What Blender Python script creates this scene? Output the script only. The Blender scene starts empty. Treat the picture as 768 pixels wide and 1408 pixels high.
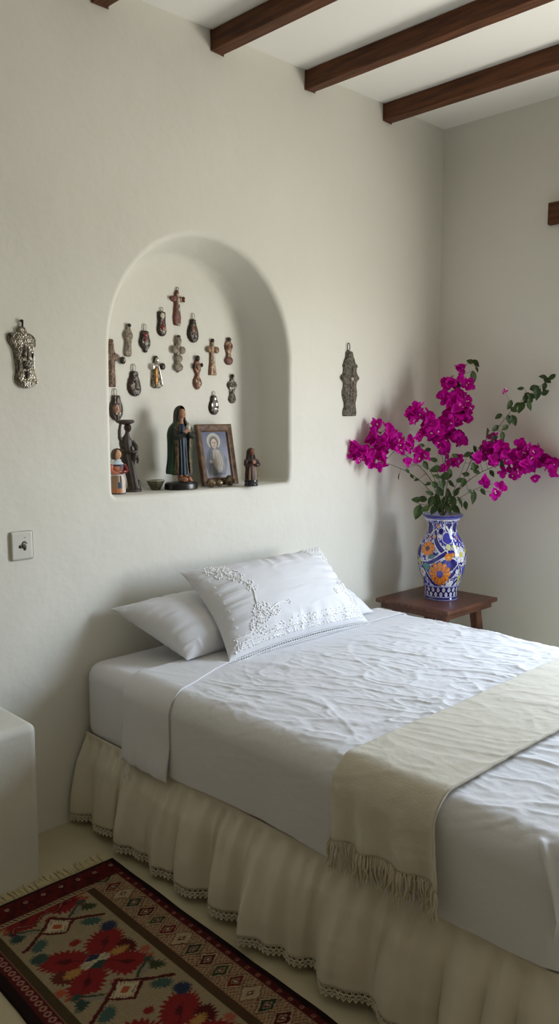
import bpy, bmesh, math, random
import numpy as np
from mathutils import Vector, Matrix, Euler
from mathutils.geometry import tessellate_polygon

rng = random.Random(7)
PI = math.pi
COL = bpy.context.scene.collection
scene = bpy.context.scene

# ------------------------------------------------------------------ camera
FPX, CX, CY = 1114.0, 384.0, 704.0
pitch, yaw = math.radians(6.9), math.radians(44.6)
FWD = np.array([math.sin(yaw)*math.cos(pitch), math.cos(yaw)*math.cos(pitch), -math.sin(pitch)])
RGT = np.array([math.cos(yaw), -math.sin(yaw), 0.0])
UPV = np.cross(RGT, FWD)
EYE = np.array([-3.871, -2.656, 1.55])

def ray(px, py): return FWD*FPX + RGT*(px-CX) + UPV*(CY-py)
def on_y(px, py, Y=0.0):
    r = ray(px, py); return EYE + r*((Y-EYE[1])/r[1])
def on_z(px, py, Z=0.0):
    r = ray(px, py); return EYE + r*((Z-EYE[2])/r[2])
def at_depth(px, py, w): return EYE + ray(px, py)*(w/FPX)

cam = bpy.data.cameras.new('camera')
cam.sensor_fit = 'VERTICAL'; cam.sensor_height = 36.0; cam.lens = FPX/1408.0*36.0
cam.clip_start = 0.05; cam.clip_end = 60
cam_o = bpy.data.objects.new('camera', cam); COL.objects.link(cam_o)
M3 = Matrix(((RGT[0], UPV[0], -FWD[0]), (RGT[1], UPV[1], -FWD[1]), (RGT[2], UPV[2], -FWD[2])))
cam_o.matrix_world = Matrix.Translation(Vector(EYE)) @ M3.to_4x4()
scene.camera = cam_o

# ------------------------------------------------------------------ colours and materials
def lin(c):
    c = np.asarray(c, float)/255.0
    return np.where(c <= 0.04045, c/12.92, ((c+0.055)/1.055)**2.4)
def L4(c): return tuple(float(v) for v in lin(c)) + (1.0,)

def mat(name, rgb=None, rough=0.6, bump=None, var=None, attr=False, metal=0.0, spec=0.5, sheen=0.0, trans=0.0, coat=0.0):
    """bump: list of (scale, strength, distance, kind); var: (scale, rgb2, amount)"""
    m = bpy.data.materials.new(name); m.use_nodes = True
    nt = m.node_tree; N, K = nt.nodes, nt.links
    p = N['Principled BSDF']
    p.inputs['Roughness'].default_value = rough
    p.inputs['Metallic'].default_value = metal
    p.inputs['Specular IOR Level'].default_value = spec
    if sheen: p.inputs['Sheen Weight'].default_value = sheen
    if coat: p.inputs['Coat Weight'].default_value = coat; p.inputs['Coat Roughness'].default_value = 0.1
    tc = N.new('ShaderNodeTexCoord')
    base = None
    if attr:
        a = N.new('ShaderNodeAttribute'); a.attribute_name = 'Col'; base = a.outputs['Color']
    if rgb is not None: p.inputs['Base Color'].default_value = L4(rgb)
    if var is not None:
        sc, rgb2, amt = var[:3]
        nz = N.new('ShaderNodeTexNoise'); nz.inputs['Scale'].default_value = sc; nz.inputs['Detail'].default_value = 5
        mp = N.new('ShaderNodeMapping')
        if len(var) > 3: mp.inputs['Scale'].default_value = var[3]
        K.new(tc.outputs['Object'], mp.inputs['Vector']); K.new(mp.outputs['Vector'], nz.inputs['Vector'])
        rp = N.new('ShaderNodeMapRange'); rp.inputs['From Min'].default_value = 0.38; rp.inputs['From Max'].default_value = 0.66
        rp.inputs['To Max'].default_value = amt
        K.new(nz.outputs['Fac'], rp.inputs['Value'])
        mx = N.new('ShaderNodeMix'); mx.data_type = 'RGBA'
        K.new(rp.outputs['Result'], mx.inputs['Factor'])
        if base is not None: K.new(base, mx.inputs[6])
        else: mx.inputs[6].default_value = L4(rgb)
        mx.inputs[7].default_value = L4(rgb2)
        base = mx.outputs[2]
    if base is not None: K.new(base, p.inputs['Base Color'])
    prev = None
    for b in (bump or []):
        sc, st, dist, kind = b[:4]
        if kind == 'voronoi':
            t = N.new('ShaderNodeTexVoronoi'); t.inputs['Scale'].default_value = sc; out = t.outputs['Distance']
        else:
            t = N.new('ShaderNodeTexNoise'); t.inputs['Scale'].default_value = sc; t.inputs['Detail'].default_value = 6
            out = t.outputs['Fac']
        mp = N.new('ShaderNodeMapping')
        if len(b) > 4: mp.inputs['Scale'].default_value = b[4]
        K.new(tc.outputs['Object'], mp.inputs['Vector']); K.new(mp.outputs['Vector'], t.inputs['Vector'])
        bn = N.new('ShaderNodeBump'); bn.inputs['Strength'].default_value = st; bn.inputs['Distance'].default_value = dist
        K.new(out, bn.inputs['Height'])
        if prev is not None: K.new(prev, bn.inputs['Normal'])
        prev = bn.outputs['Normal']
    if prev is not None: K.new(prev, p.inputs['Normal'])
    if trans:
        tr = N.new('ShaderNodeBsdfTranslucent')
        if base is not None: K.new(base, tr.inputs['Color'])
        else: tr.inputs['Color'].default_value = L4(rgb)
        ms = N.new('ShaderNodeMixShader'); ms.inputs['Fac'].default_value = trans
        K.new(p.outputs['BSDF'], ms.inputs[1]); K.new(tr.outputs['BSDF'], ms.inputs[2])
        K.new(ms.outputs['Shader'], N['Material Output'].inputs['Surface'])
    return m

PLASTER = mat('white_plaster', (224, 222, 213), 0.85, [(2.2, 0.35, 0.05, 'n'), (14, 0.09, 0.010, 'n'), (55, 0.05, 0.003, 'n')], (1.3, (217, 215, 205), 0.6), spec=0.25)
CEILM = mat('ceiling_plaster', (240, 239, 235), 0.9, [(6, 0.15, 0.02, 'n')], spec=0.2)
FLOORM = mat('polished_cement', (196, 187, 158), 0.55, [(5, 0.2, 0.01, 'n')], (2.5, (180, 168, 135), 0.8), spec=0.35)
DIMWALL = mat('darkened_plaster', (146, 137, 122), 0.9)  # tone of the unseen left wall, darkened to weaken bounced light
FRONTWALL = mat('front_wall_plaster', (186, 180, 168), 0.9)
WOODBEAM = mat('dark_beam_wood', (98, 57, 30), 0.6, [(18, 0.5, 0.006, 'n', (8, 0.6, 8)), (5, 0.2, 0.01, 'n')], (9, (60, 33, 18), 0.9, (6, 0.5, 6)), spec=0.3)
STOOLWOOD = mat('mahogany', (104, 60, 40), 0.34, [(22, 0.12, 0.004, 'n', (1, 6, 1))], (8, (66, 36, 25), 0.9, (1, 8, 1)), spec=0.5)
LINEN = mat('white_linen', (217, 217, 220), 0.85, [(420, 0.12, 0.0015, 'n', (1, 0.25, 1)), (420, 0.12, 0.0015, 'n', (0.25, 1, 1)), (45, 0.25, 0.004, 'n')], spec=0.2, sheen=0.15)
COTTON = mat('white_cotton', (217, 217, 220), 0.85, [(70, 0.12, 0.003, 'n')], spec=0.2, sheen=0.15)
THREAD = mat('embroidery_thread', (244, 244, 244), 0.7, spec=0.3)
SKIRTM = mat('ivory_linen', (216, 209, 192), 0.9, [(300, 0.2, 0.0015, 'n', (1, 1, 0.2)), (30, 0.2, 0.004, 'n')], (6, (205, 197, 178), 0.6), spec=0.15)
LACE = mat('ivory_lace', (226, 219, 200), 0.85, spec=0.2)
WOOL = mat('cream_wool', (202, 196, 180), 0.95, [(260, 0.35, 0.002, 'n', (1, 0.3, 1)), (40, 0.2, 0.004, 'n')], (25, (194, 186, 167), 0.5), spec=0.1, sheen=0.3)
FRINGEM = mat('cream_wool_fringe', (204, 195, 174), 0.95, spec=0.1)
KILIM = mat('kilim_wool', None, 0.95, [(220, 0.5, 0.003, 'n', (1, 0.35, 1))], attr=True, spec=0.1)
RUGFR = mat('kilim_fringe', (196, 182, 146), 0.95, spec=0.1)
PAINTED = mat('painted_surface', None, 0.5, [(90, 0.15, 0.002, 'n')], attr=True, spec=0.4)
GLAZE = mat('glazed_talavera', None, 0.14, [(60, 0.06, 0.002, 'n')], attr=True, spec=0.5, coat=0.4)
SILVER = mat('tarnished_silver', (150, 143, 130), 0.36, [(170, 0.55, 0.004, 'voronoi'), (60, 0.25, 0.003, 'n')], (60, (62, 56, 46), 0.95), metal=0.85)
PEWTER = mat('dull_pewter', (128, 122, 110), 0.48, [(190, 0.9, 0.004, 'voronoi')], (90, (60, 55, 46), 0.9), metal=0.6)
SILVERB = mat('bright_silver', (205, 200, 190), 0.28, metal=0.9)
DARKMET = mat('dark_bronze', (62, 50, 42), 0.36, [(90, 0.4, 0.003, 'n')], (70, (32, 25, 21), 0.8), metal=0.35)
GREYST = mat('grey_tin', (142, 132, 116), 0.55, [(110, 0.7, 0.003, 'n')], (80, (92, 82, 70), 0.9), metal=0.3)
COPPER = mat('worn_copper', (136, 98, 78), 0.45, [(110, 0.7, 0.003, 'n')], (75, (84, 48, 36), 0.95), metal=0.4)
TANMET = mat('tan_brass', (148, 122, 96), 0.45, [(110, 0.6, 0.003, 'n')], (75, (92, 64, 46), 0.95), metal=0.35)
LOOPM = mat('dull_silver_wire', (130, 126, 118), 0.35, metal=0.8)
SPECK = mat('speckled_brown_metal', (136, 112, 92), 0.5, [(120, 0.8, 0.003, 'voronoi')], (140, (70, 54, 44), 0.95), metal=0.25)
REDEN = mat('red_enamel', (130, 38, 34), 0.35, [(120, 0.5, 0.002, 'n')], (80, (84, 26, 24), 0.8))
REDBRN = mat('red_brown_paint', (116, 66, 56), 0.5, [(110, 0.6, 0.003, 'n')], (75, (80, 38, 30), 0.9))
PALE = mat('pale_enamel', (205, 198, 182), 0.4, var=(70, (160, 150, 134), 0.8))
GOLDM = mat('old_gold', (170, 124, 62), 0.4, [(110, 0.5, 0.002, 'n')], (60, (96, 66, 36), 0.9), metal=0.5)
DARKWOOD = mat('dark_carved_wood', (62, 50, 40), 0.5, [(60, 0.4, 0.004, 'n', (1, 1, 0.3))], (30, (40, 31, 25), 0.8))
BLACKW = mat('black_lacquer', (26, 23, 22), 0.3)
FRAMEW = mat('old_gilt_wood', (110, 78, 48), 0.5, [(80, 0.6, 0.004, 'n')], (45, (58, 38, 24), 0.95))
SKINP = mat('painted_skin', (186, 134, 106), 0.5, var=(40, (150, 96, 72), 0.6))
HAIRB = mat('dark_hair_paint', (44, 32, 26), 0.45)
BOWLM = mat('mossy_stoneware', (98, 92, 66), 0.5, [(70, 0.5, 0.003, 'n')], (50, (60, 58, 42), 0.9))
PLASTIC = mat('white_plastic', (208, 207, 198), 0.38, spec=0.5)
DARKHOLE = mat('dark_recess', (40, 37, 32), 0.6)
BRACT = mat('magenta_bract', (226, 22, 186), 0.6, var=(35, (196, 12, 156), 0.8), trans=0.45, spec=0.2)
LEAFM = mat('bougainvillea_leaf', (62, 84, 36), 0.45, var=(25, (42, 60, 26), 0.8), trans=0.22, spec=0.4)
STEMM = mat('branch_bark', (78, 66, 44), 0.7, var=(40, (58, 74, 36), 0.8))
CREAMFL = mat('cream_floret', (240, 232, 200), 0.6)
IRON = mat('dark_iron', (52, 46, 38), 0.45, metal=0.6)

# ------------------------------------------------------------------ helpers
def tag(o, label=None, cat=None, group=None, kind=None):
    if label: o['label'] = label
    if cat: o['category'] = cat
    if group: o['group'] = group
    if kind: o['kind'] = kind
    return o
def empty(name, loc, rz=0.0, rot=None):
    o = bpy.data.objects.new(name, None); COL.objects.link(o)
    o.location = Vector(loc); o.rotation_euler = rot if rot else (0, 0, rz); o.empty_display_size = 0.05
    return o
def link_mesh(name, me, m, parent=None, smooth=True):
    o = bpy.data.objects.new(name, me); COL.objects.link(o)
    if m is not None: me.materials.append(m)
    if smooth: me.polygons.foreach_set('use_smooth', [True]*len(me.polygons))
    if parent is not None: o.parent = parent
    return o
def mod(o, t, **kw):
    md = o.modifiers.new(t.lower(), t)
    for k, v in kw.items(): setattr(md, k, v)
    return o
def bevel(o, w, seg=2): return mod(o, 'BEVEL', width=w, segments=seg, limit_method='ANGLE', angle_limit=0.6)
def set_col(me, cols):
    a = me.color_attributes.new('Col', 'FLOAT_COLOR', 'POINT')
    c = np.ones((len(cols), 4)); c[:, :3] = cols
    a.data.foreach_set('color', c.ravel())

def grid_mesh(name, P, m, parent=None, cu=False, cv=False, cols=None, smooth=True, flip=False, caps=False):
    """P: (nu, nv, 3) numpy array; cu/cv close the grid in u/v; cols (nu,nv,3) linear"""
    nu, nv = P.shape[:2]
    idx = np.arange(nu*nv).reshape(nu, nv)
    a = idx if not cu else np.vstack([idx, idx[:1]])
    a = a if not cv else np.hstack([a, a[:, :1]])
    q = np.stack([a[:-1, :-1], a[1:, :-1], a[1:, 1:], a[:-1, 1:]], -1).reshape(-1, 4)
    if flip: q = q[:, ::-1]
    faces = q.tolist()
    if caps and cv:
        faces.append(idx[0].tolist() if flip else idx[0][::-1].tolist()); faces.append(idx[-1][::-1].tolist() if flip else idx[-1].tolist())
    me = bpy.data.meshes.new(name)
    me.from_pydata(P.reshape(-1, 3).tolist(), [], faces)
    if cols is not None: set_col(me, cols.reshape(-1, 3))
    me.update()
    return link_mesh(name, me, m, parent, smooth)

class MB:
    def __init__(s): s.v = []; s.f = []; s.n = 0
    def add(s, vs, fs):
        vs = [tuple(float(c) for c in v) for v in vs]
        s.f += [tuple(i+s.n for i in f) for f in fs]; s.v += vs; s.n += len(vs)
    def grid(s, P, cu=False, cv=False, caps=False):
        nu, nv = P.shape[:2]; idx = np.arange(nu*nv).reshape(nu, nv)
        a = idx if not cu else np.vstack([idx, idx[:1]])
        a = a if not cv else np.hstack([a, a[:, :1]])
        fs = np.stack([a[:-1, :-1], a[1:, :-1], a[1:, 1:], a[:-1, 1:]], -1).reshape(-1, 4).tolist()
        if caps: fs += [idx[0][::-1].tolist(), idx[-1].tolist()]
        s.add(P.reshape(-1, 3).tolist(), fs)
    def box(s, lo, hi, R=None, T=None):
        x0, y0, z0 = lo; x1, y1, z1 = hi
        v = [(x0,y0,z0),(x1,y0,z0),(x1,y1,z0),(x0,y1,z0),(x0,y0,z1),(x1,y0,z1),(x1,y1,z1),(x0,y1,z1)]
        if R is not None: v = [tuple(R @ Vector(p) + (T or Vector())) for p in v]
        s.add(v, [(3,2,1,0),(4,5,6,7),(0,1,5,4),(1,2,6,5),(2,3,7,6),(3,0,4,7)])
    def tube(s, pts, rad, n=6, caps=True):
        pts = [Vector(p) for p in pts]
        if not hasattr(rad, '__len__'): rad = [rad]*len(pts)
        up = Vector((0.13, 0.31, 0.94)); rows = []
        for i, p in enumerate(pts):
            t = (pts[min(i+1, len(pts)-1)] - pts[max(i-1, 0)])
            if t.length < 1e-9: t = Vector((0, 0, 1))
            t.normalize()
            a = up - t*up.dot(t)
            if a.length < 1e-3: a = Vector((1, 0, 0)) - t*t.x
            a.normalize(); b = t.cross(a); up = a
            rows.append([p + (a*math.cos(2*PI*k/n) + b*math.sin(2*PI*k/n))*rad[i] for k in range(n)])
        s.grid(np.array([[list(q) for q in r] for r in rows]), cv=True, caps=caps)
    def ell(s, c, r, R=None, nu=8, nv=12, f=None):
        if not hasattr(r, '__len__'): r = (r, r, r)
        c = Vector(c); vs = []; fs = []
        vs.append(Vector((0, 0, -1)))
        for i in range(1, nu):
            ph = -PI/2 + PI*i/nu
            for j in range(nv):
                th = 2*PI*j/nv; vs.append(Vector((math.cos(ph)*math.cos(th), math.cos(ph)*math.sin(th), math.sin(ph))))
        vs.append(Vector((0, 0, 1)))
        for j in range(nv):
            fs.append((0, 1+(j+1) % nv, 1+j))
            for i in range(nu-2):
                a = 1+i*nv; fs.append((a+j, a+(j+1) % nv, a+nv+(j+1) % nv, a+nv+j))
            a = 1+(nu-2)*nv; fs.append((a+j, a+(j+1) % nv, len(vs)-1))
        out = []
        for v in vs:
            if f: v = f(v)
            q = Vector((v.x*r[0], v.y*r[1], v.z*r[2]))
            if R is not None: q = R @ q
            out.append(c+q)
        s.add(out, fs)
    def torus(s, c, R, r, ax=(0, 1, 0), n=14, k=6, sx=1.0, sz=1.0):
        """ring in the plane normal to ax"""
        ax = Vector(ax).normalized()
        a = Vector((0, 0, 1)) - ax*ax.z
        if a.length < 1e-3: a = Vector((1, 0, 0))
        a.normalize(); b = ax.cross(a); c = Vector(c)
        P = np.zeros((n, k, 3))
        for i in range(n):
            t = 2*PI*i/n; d = a*math.cos(t)*sz + b*math.sin(t)*sx
            for j in range(k):
                u = 2*PI*j/k; P[i, j] = c + d*(R + r*math.cos(u)) + ax*(r*math.sin(u))
        s.grid(P, cu=True, cv=True)
    def build(s, name, m, parent=None, smooth=True):
        me = bpy.data.meshes.new(name); me.from_pydata(s.v, [], s.f); me.update()
        return link_mesh(name, me, m, parent, smooth)

def hsh(ix, iy, seed):
    h = np.sin(ix*127.1 + iy*311.7 + seed*74.7)*43758.5453
    return h - np.floor(h)
def vn(x, y, seed=0):
    x = np.asarray(x, float); y = np.asarray(y, float)
    ix, iy = np.floor(x), np.floor(y); fx, fy = x-ix, y-iy
    fx = fx*fx*fx*(fx*(fx*6-15)+10); fy = fy*fy*fy*(fy*(fy*6-15)+10)
    a, b = hsh(ix, iy, seed), hsh(ix+1, iy, seed); c, d = hsh(ix, iy+1, seed), hsh(ix+1, iy+1, seed)
    return (a*(1-fx)+b*fx)*(1-fy) + (c*(1-fx)+d*fx)*fy
def fbm(x, y, seed=0, o=3):
    s = 0; a = 1; t = 0
    for i in range(o):
        s = s + a*vn(x*2**i, y*2**i, seed+i*13); t += a; a *= 0.5
    return s/t
def ridge(x, y, seed=0): return 1-np.abs(2*vn(x, y, seed)-1)
def sstep(a, b, x):
    t = np.clip((x-a)/(b-a), 0, 1); return t*t*(3-2*t)
def smooth_line(pts, n):
    """Catmull-Rom through pts (k,d) sampled to n points"""
    P = np.array(pts, float); k = len(P)
    Q = np.vstack([2*P[0]-P[1], P, 2*P[-1]-P[-2]])
    out = []
    for t in np.linspace(0, k-1-1e-9, n):
        i = int(t); f = t-i
        p0, p1, p2, p3 = Q[i], Q[i+1], Q[i+2], Q[i+3]
        out.append(0.5*((2*p1)+(-p0+p2)*f+(2*p0-5*p1+4*p2-p3)*f*f+(-p0+3*p1-3*p2+p3)*f**3))
    return np.array(out)
# ------------------------------------------------------------------ settings
SKY, EXPO = 19.4, 0.0
GROUND_C = (0.68, 0.66, 0.595, 1)
HOR_C = (1.27, 1.28, 1.25, 1)
SKY_C = (0.76, 0.90, 1.08, 1)
PIL_F = ((-1.545, -0.295, 0.788), (0.82, 0.42, 0.21), (math.radians(46), 0.01, 0.0))
PIL_L = ((-1.850, -0.195, 0.728), (0.58, 0.34, 0.18), (math.radians(30), 0.0, 0.0))
PIL_R = ((-1.275, -0.215, 0.712), (0.57, 0.32, 0.15), (math.radians(25), 0.0, 0.0))
# ================================================================== the room
CEIL = 3.08
ND = 0.21                         # depth of the niche
NCX, NW, NSPR, NSILL = -1.669, 0.479, 1.795, 1.232

def niche_outline():
    pts, nrm = [], []
    r = 0.02; x0, x1 = NCX-NW, NCX+NW
    for k in range(5):
        a = PI + PI/2*k/4; pts.append((x0+r+r*math.cos(a), NSILL+r+r*math.sin(a))); nrm.append((math.cos(a), math.sin(a)))
    for k in range(1, 12):
        pts.append((x0+r+(2*NW-2*r)*k/12, NSILL)); nrm.append((0, -1))
    for k in range(5):
        a = 1.5*PI + PI/2*k/4; pts.append((x1-r+r*math.cos(a), NSILL+r+r*math.sin(a))); nrm.append((math.cos(a), math.sin(a)))
    for k in range(1, 10):
        pts.append((x1, NSILL+r+(NSPR-NSILL-r)*k/10)); nrm.append((1, 0))
    for k in range(49):
        a = PI*k/48; pts.append((NCX+NW*math.cos(a), NSPR+NW*math.sin(a))); nrm.append((math.cos(a), math.sin(a)))
    for k in range(1, 10):
        pts.append((x0, NSPR-(NSPR-NSILL-r)*k/10)); nrm.append((-1, 0))
    return np.array(pts), np.array(nrm)

def build_niche_wall():
    P, Nn = niche_outline(); n = len(P)
    topw = np.clip((P[:, 1]-1.5)/0.6, 0, 1)          # the arch narrows a little towards the back
    prof = []                                         # (outward offset, depth)
    r = 0.022
    for k in range(7):
        a = PI/2*k/6; prof.append((r*(1-math.sin(a)), r*(1-math.cos(a))))
    for k in range(1, 6): prof.append((0, r+(ND-0.04-r)*k/6))
    for k in range(7):
        a = PI/2*k/6; prof.append((-0.04*(1-math.cos(a)), ND-0.04+0.04*math.sin(a)))
    rings = []
    for off, y in prof:
        tp = -0.045*topw*(y/ND) - 0.008*(y/ND)
        sill = (Nn[:, 1] < -0.7)
        o = np.where(P[:, 1] < NSILL+0.06, np.where(off < 0, off*0.25, off), off + tp)
        q = P + Nn*o[:, None]
        wob = (vn(P[:, 0]*9, P[:, 1]*9, 5)-.5)*0.008*(1-abs(y/ND-.5))
        q = q + Nn*wob[:, None]
        rings.append(np.stack([q[:, 0], np.full(n, y), q[:, 1]], -1))
    G = np.array(rings)
    mb = MB(); mb.grid(G, cv=True)
    last = (len(prof)-1)*n
    c = G[-1].mean(0); mb.v.append(tuple(c)); ci = mb.n; mb.n += 1
    mb.f += [(last+i, last+(i+1) % n, ci) for i in range(n)]
    X0, X1 = -6.2, 0.0
    outer = [(X0, 0.0), (X1, 0.0), (X1, CEIL), (X0, CEIL)]
    hole = [(p[0], p[2]) for p in G[0]]
    tri = tessellate_polygon([[Vector((x, z, 0)) for x, z in outer], [Vector((x, z, 0)) for x, z in hole]])
    allp = [(x, 0.0, z) for x, z in outer+hole]
    mb.add(allp, tri)
    o = mb.build('wall_left', PLASTER, smooth=False)
    me = o.data
    bm = bmesh.new(); bm.from_mesh(me); bmesh.ops.remove_doubles(bm, verts=bm.verts, dist=1e-5)
    bmesh.ops.recalc_face_normals(bm, faces=bm.faces)
    for f in bm.faces: f.smooth = abs(f.normal.y) < 0.999
    bm.to_mesh(me); bm.free()
    return tag(o, 'white plastered adobe wall with an arched niche', kind='structure')
build_niche_wall()

def slab(name, lo, hi, m, label=None):
    mb = MB(); mb.box(lo, hi); return tag(mb.build(name, m, smooth=False), label, kind='structure')
FRONT = -4.7
slab('floor', (-6.2, FRONT, -0.1), (0.1, 0.3, 0.0), FLOORM, 'cream polished cement floor')
slab('ceiling', (-6.2, FRONT, CEIL), (0.1, 0.3, CEIL+0.1), CEILM, 'white plastered ceiling')
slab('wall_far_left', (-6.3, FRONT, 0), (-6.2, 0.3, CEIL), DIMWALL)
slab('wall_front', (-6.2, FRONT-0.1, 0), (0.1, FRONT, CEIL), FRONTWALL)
slab('wall_back', (-6.2, 0.25, 0), (0.0, 0.35, CEIL), PLASTER)
# right wall with the window the daylight comes through, just outside the frame
WY0, WY1, WZ0, WZ1, WT = -2.48, -1.28, 0.75, 2.20, 0.08
mb = MB()
for lo, hi in (((0, WY1, 0), (WT, 0.3, CEIL)), ((0, FRONT, 0), (WT, WY0, CEIL)), ((0, WY0, 0), (WT, WY1, WZ0)), ((0, WY0, WZ1), (WT, WY1, CEIL))):
    mb.box(lo, hi)
tag(mb.build('wall_right', PLASTER, smooth=False), 'white plastered wall behind the vase', kind='structure')
mb = MB(); t = 0.035
mb.box((.05, WY0, WZ0), (.085, WY0+t, WZ1)); mb.box((.05, WY1-t, WZ0), (.085, WY1, WZ1)); mb.box((.05, WY0, WZ0), (.085, WY1, WZ0+t)); mb.box((.05, WY0, WZ1-t), (.085, WY1, WZ1))
tag(mb.build('window_1', WOODBEAM, smooth=False), 'open window frame in the right wall', kind='structure')

# beams: thing each, one end bedded in the niche wall
for bx, w, lab in ((-2.19, 0.065, 'dark brown ceiling beam cut off at the upper left edge, only its end showing'),
              (-1.640, 0.065, 'dark brown ceiling beam straight above the middle of the arched niche'),
              (-1.090, 0.060, 'dark brown ceiling beam between the one over the niche and the one nearest the corner'),
              (-0.530, 0.066, 'dark brown ceiling beam nearest the corner of the two walls')):
    mb = MB(); ny = 60
    ys = np.linspace(-4.69, -0.003, ny)
    sec = np.array([(0, 0.0), (w, 0.0), (w, 0.079), (0, 0.079)])
    G = np.zeros((ny, 4, 3))
    for i, y in enumerate(ys):
        j = (vn(np.array([y*7]*4), np.arange(4)*5.3+bx*9, 3)-.5)*0.004
        G[i, :, 0] = bx + sec[:, 0] + j; G[i, :, 1] = y; G[i, :, 2] = 3.0 + sec[:, 1] + np.where(sec[:, 1] > 0, 0, j)
    mb.grid(G, cv=True, caps=True)
    o = mb.build('ceiling_beam', WOODBEAM, smooth=False); bevel(o, 0.004)
    tag(o, lab, 'beam', 'wooden ceiling beams')
mb = MB(); mb.box((-0.03, -1.5, 2.475), (0.0, -0.638, 2.58))
o = mb.build('trim_1', WOODBEAM, smooth=False); bevel(o, 0.004); tag(o, 'end of a dark wooden lintel on the right wall', kind='structure')

# low plaster ledge at the left
def rounded_box(name, lo, hi, r, m, parent=None, seg=5, wob=0.0):
    mb = MB(); mb.box(lo, hi); o = mb.build(name, m, parent, smooth=True)
    bm = bmesh.new(); bm.from_mesh(o.data)
    bmesh.ops.bevel(bm, geom=bm.edges[:], offset=r, segments=seg, profile=0.5, affect='EDGES')
    for f in bm.faces: f.smooth = True
    bm.to_mesh(o.data); bm.free()
    mod(o, 'WEIGHTED_NORMAL')
    return o
o = rounded_box('plaster_bench', (-3.35, -0.272, -0.06), (-2.638, 0.0, 0.54), 0.028, PLASTER)
tag(o, 'low white plastered masonry ledge at the left of the bed', 'ledge')

# ================================================================== light
w = bpy.data.worlds.new('daylight'); scene.world = w; w.use_nodes = True
nt = w.node_tree; N, K = nt.nodes, nt.links; bg = N['Background']
tc = N.new('ShaderNodeTexCoord'); sp = N.new('ShaderNodeSeparateXYZ'); K.new(tc.outputs['Generated'], sp.inputs[0])
rp = N.new('ShaderNodeValToRGB'); mr = N.new('ShaderNodeMapRange')
mr.inputs['From Min'].default_value = -1; mr.inputs['From Max'].default_value = 1
K.new(sp.outputs['Z'], mr.inputs['Value']); K.new(mr.outputs['Result'], rp.inputs['Fac'])
e = rp.color_ramp.elements
e[0].position = 0.40; e[0].color = GROUND_C
e[1].position = 0.62; e[1].color = SKY_C
n1 = e.new(0.485); n1.color = GROUND_C
n2 = e.new(0.52); n2.color = HOR_C
K.new(rp.outputs['Color'], bg.inputs['Color']); bg.inputs['Strength'].default_value = SKY
al = bpy.data.lights.new('window_portal', 'AREA'); al.shape = 'RECTANGLE'; al.size = WY1-WY0; al.size_y = WZ1-WZ0
al.cycles.is_portal = True
ao = bpy.data.objects.new('window_portal', al); COL.objects.link(ao)
ao.location = (WT-0.001, (WY0+WY1)/2, (WZ0+WZ1)/2)
ao.rotation_euler = Matrix(((0, 0, 1), (1, 0, 0), (0, 1, 0))).to_euler()
scene.view_settings.view_transform = 'Standard'; scene.view_settings.look = 'None'
scene.view_settings.gamma = 1.0; scene.view_settings.use_curve_mapping = False
scene.view_settings.exposure = EXPO
scene.cycles.use_denoising = True
scene.cycles.max_bounces = 12; scene.cycles.diffuse_bounces = 8
# ================================================================== the bed
BX0, BX1, BY0, BTOP, BBOT, RHO = -2.312, -0.83, -1.965, 0.622, 0.335, 0.07
bed = empty('bed', (-1.57, -0.98, 0))
tag(bed, 'white single bed with a gathered ivory lace-edged skirt, head against the niche wall', 'bed')
bed_inv = Matrix.Translation(-Vector((-1.57, -0.98, 0)))
def into_bed(o, par=bed):
    o.parent = par; o.matrix_parent_inverse = Matrix.Translation(-Vector((-1.57, -0.98, 0))) if par is bed else Matrix()
    return o
mt = rounded_box('mattress', (BX0+0.006, BY0+0.006, 0.315), (BX1-0.006, -0.004, BTOP-0.004), 0.058, COTTON, seg=6)
into_bed(mt)
bs = rounded_box('bed_base', (BX0+0.03, BY0+0.04, 0.12), (BX1-0.03, -0.02, 0.32), 0.02, SKIRTM, seg=2); into_bed(bs)
for x in (BX0+0.1, BX1-0.1):
    for y in (BY0+0.12, -0.12):
        mb = MB(); mb.box((x-0.03, y-0.03, 0), (x+0.03, y+0.03, 0.125)); into_bed(mb.build('leg', STOOLWOOD, smooth=False))

def cloth(S, T, off, bottom=None, disp=0.0):
    """a cloth laid flat over the mattress: S, T are cloth coordinates (metres, equal to x, y on the top)"""
    cx = np.clip(S, BX0+RHO, BX1-RHO); cy = np.maximum(T, BY0+RHO)
    dx, dy = S-cx, T-cy; e = np.sqrt(dx*dx+dy*dy)+1e-9
    ux, uy = dx/e, dy/e; R = RHO+off
    ang = np.minimum(e/R, PI/2); ext = np.maximum(e-R*PI/2, 0)
    h = R*np.sin(ang); drop = R*(1-np.cos(ang)) + ext
    nx, ny, nz = ux*np.sin(ang), uy*np.sin(ang), np.cos(ang)
    z = BTOP+off-drop
    if bottom is not None:
        b = bottom; over = np.maximum(b-z, 0); z = np.maximum(z, b); h = h-np.minimum(over, 0.05)
    z = z + nz*disp
    return np.stack([cx+ux*h + nx*disp, cy+uy*h + ny*disp, z], -1)

ARC = RHO*PI/2
def side_s(z): return BX0+RHO-(ARC + (BTOP-RHO) - z)      # cloth coordinate of height z on the left side
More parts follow.
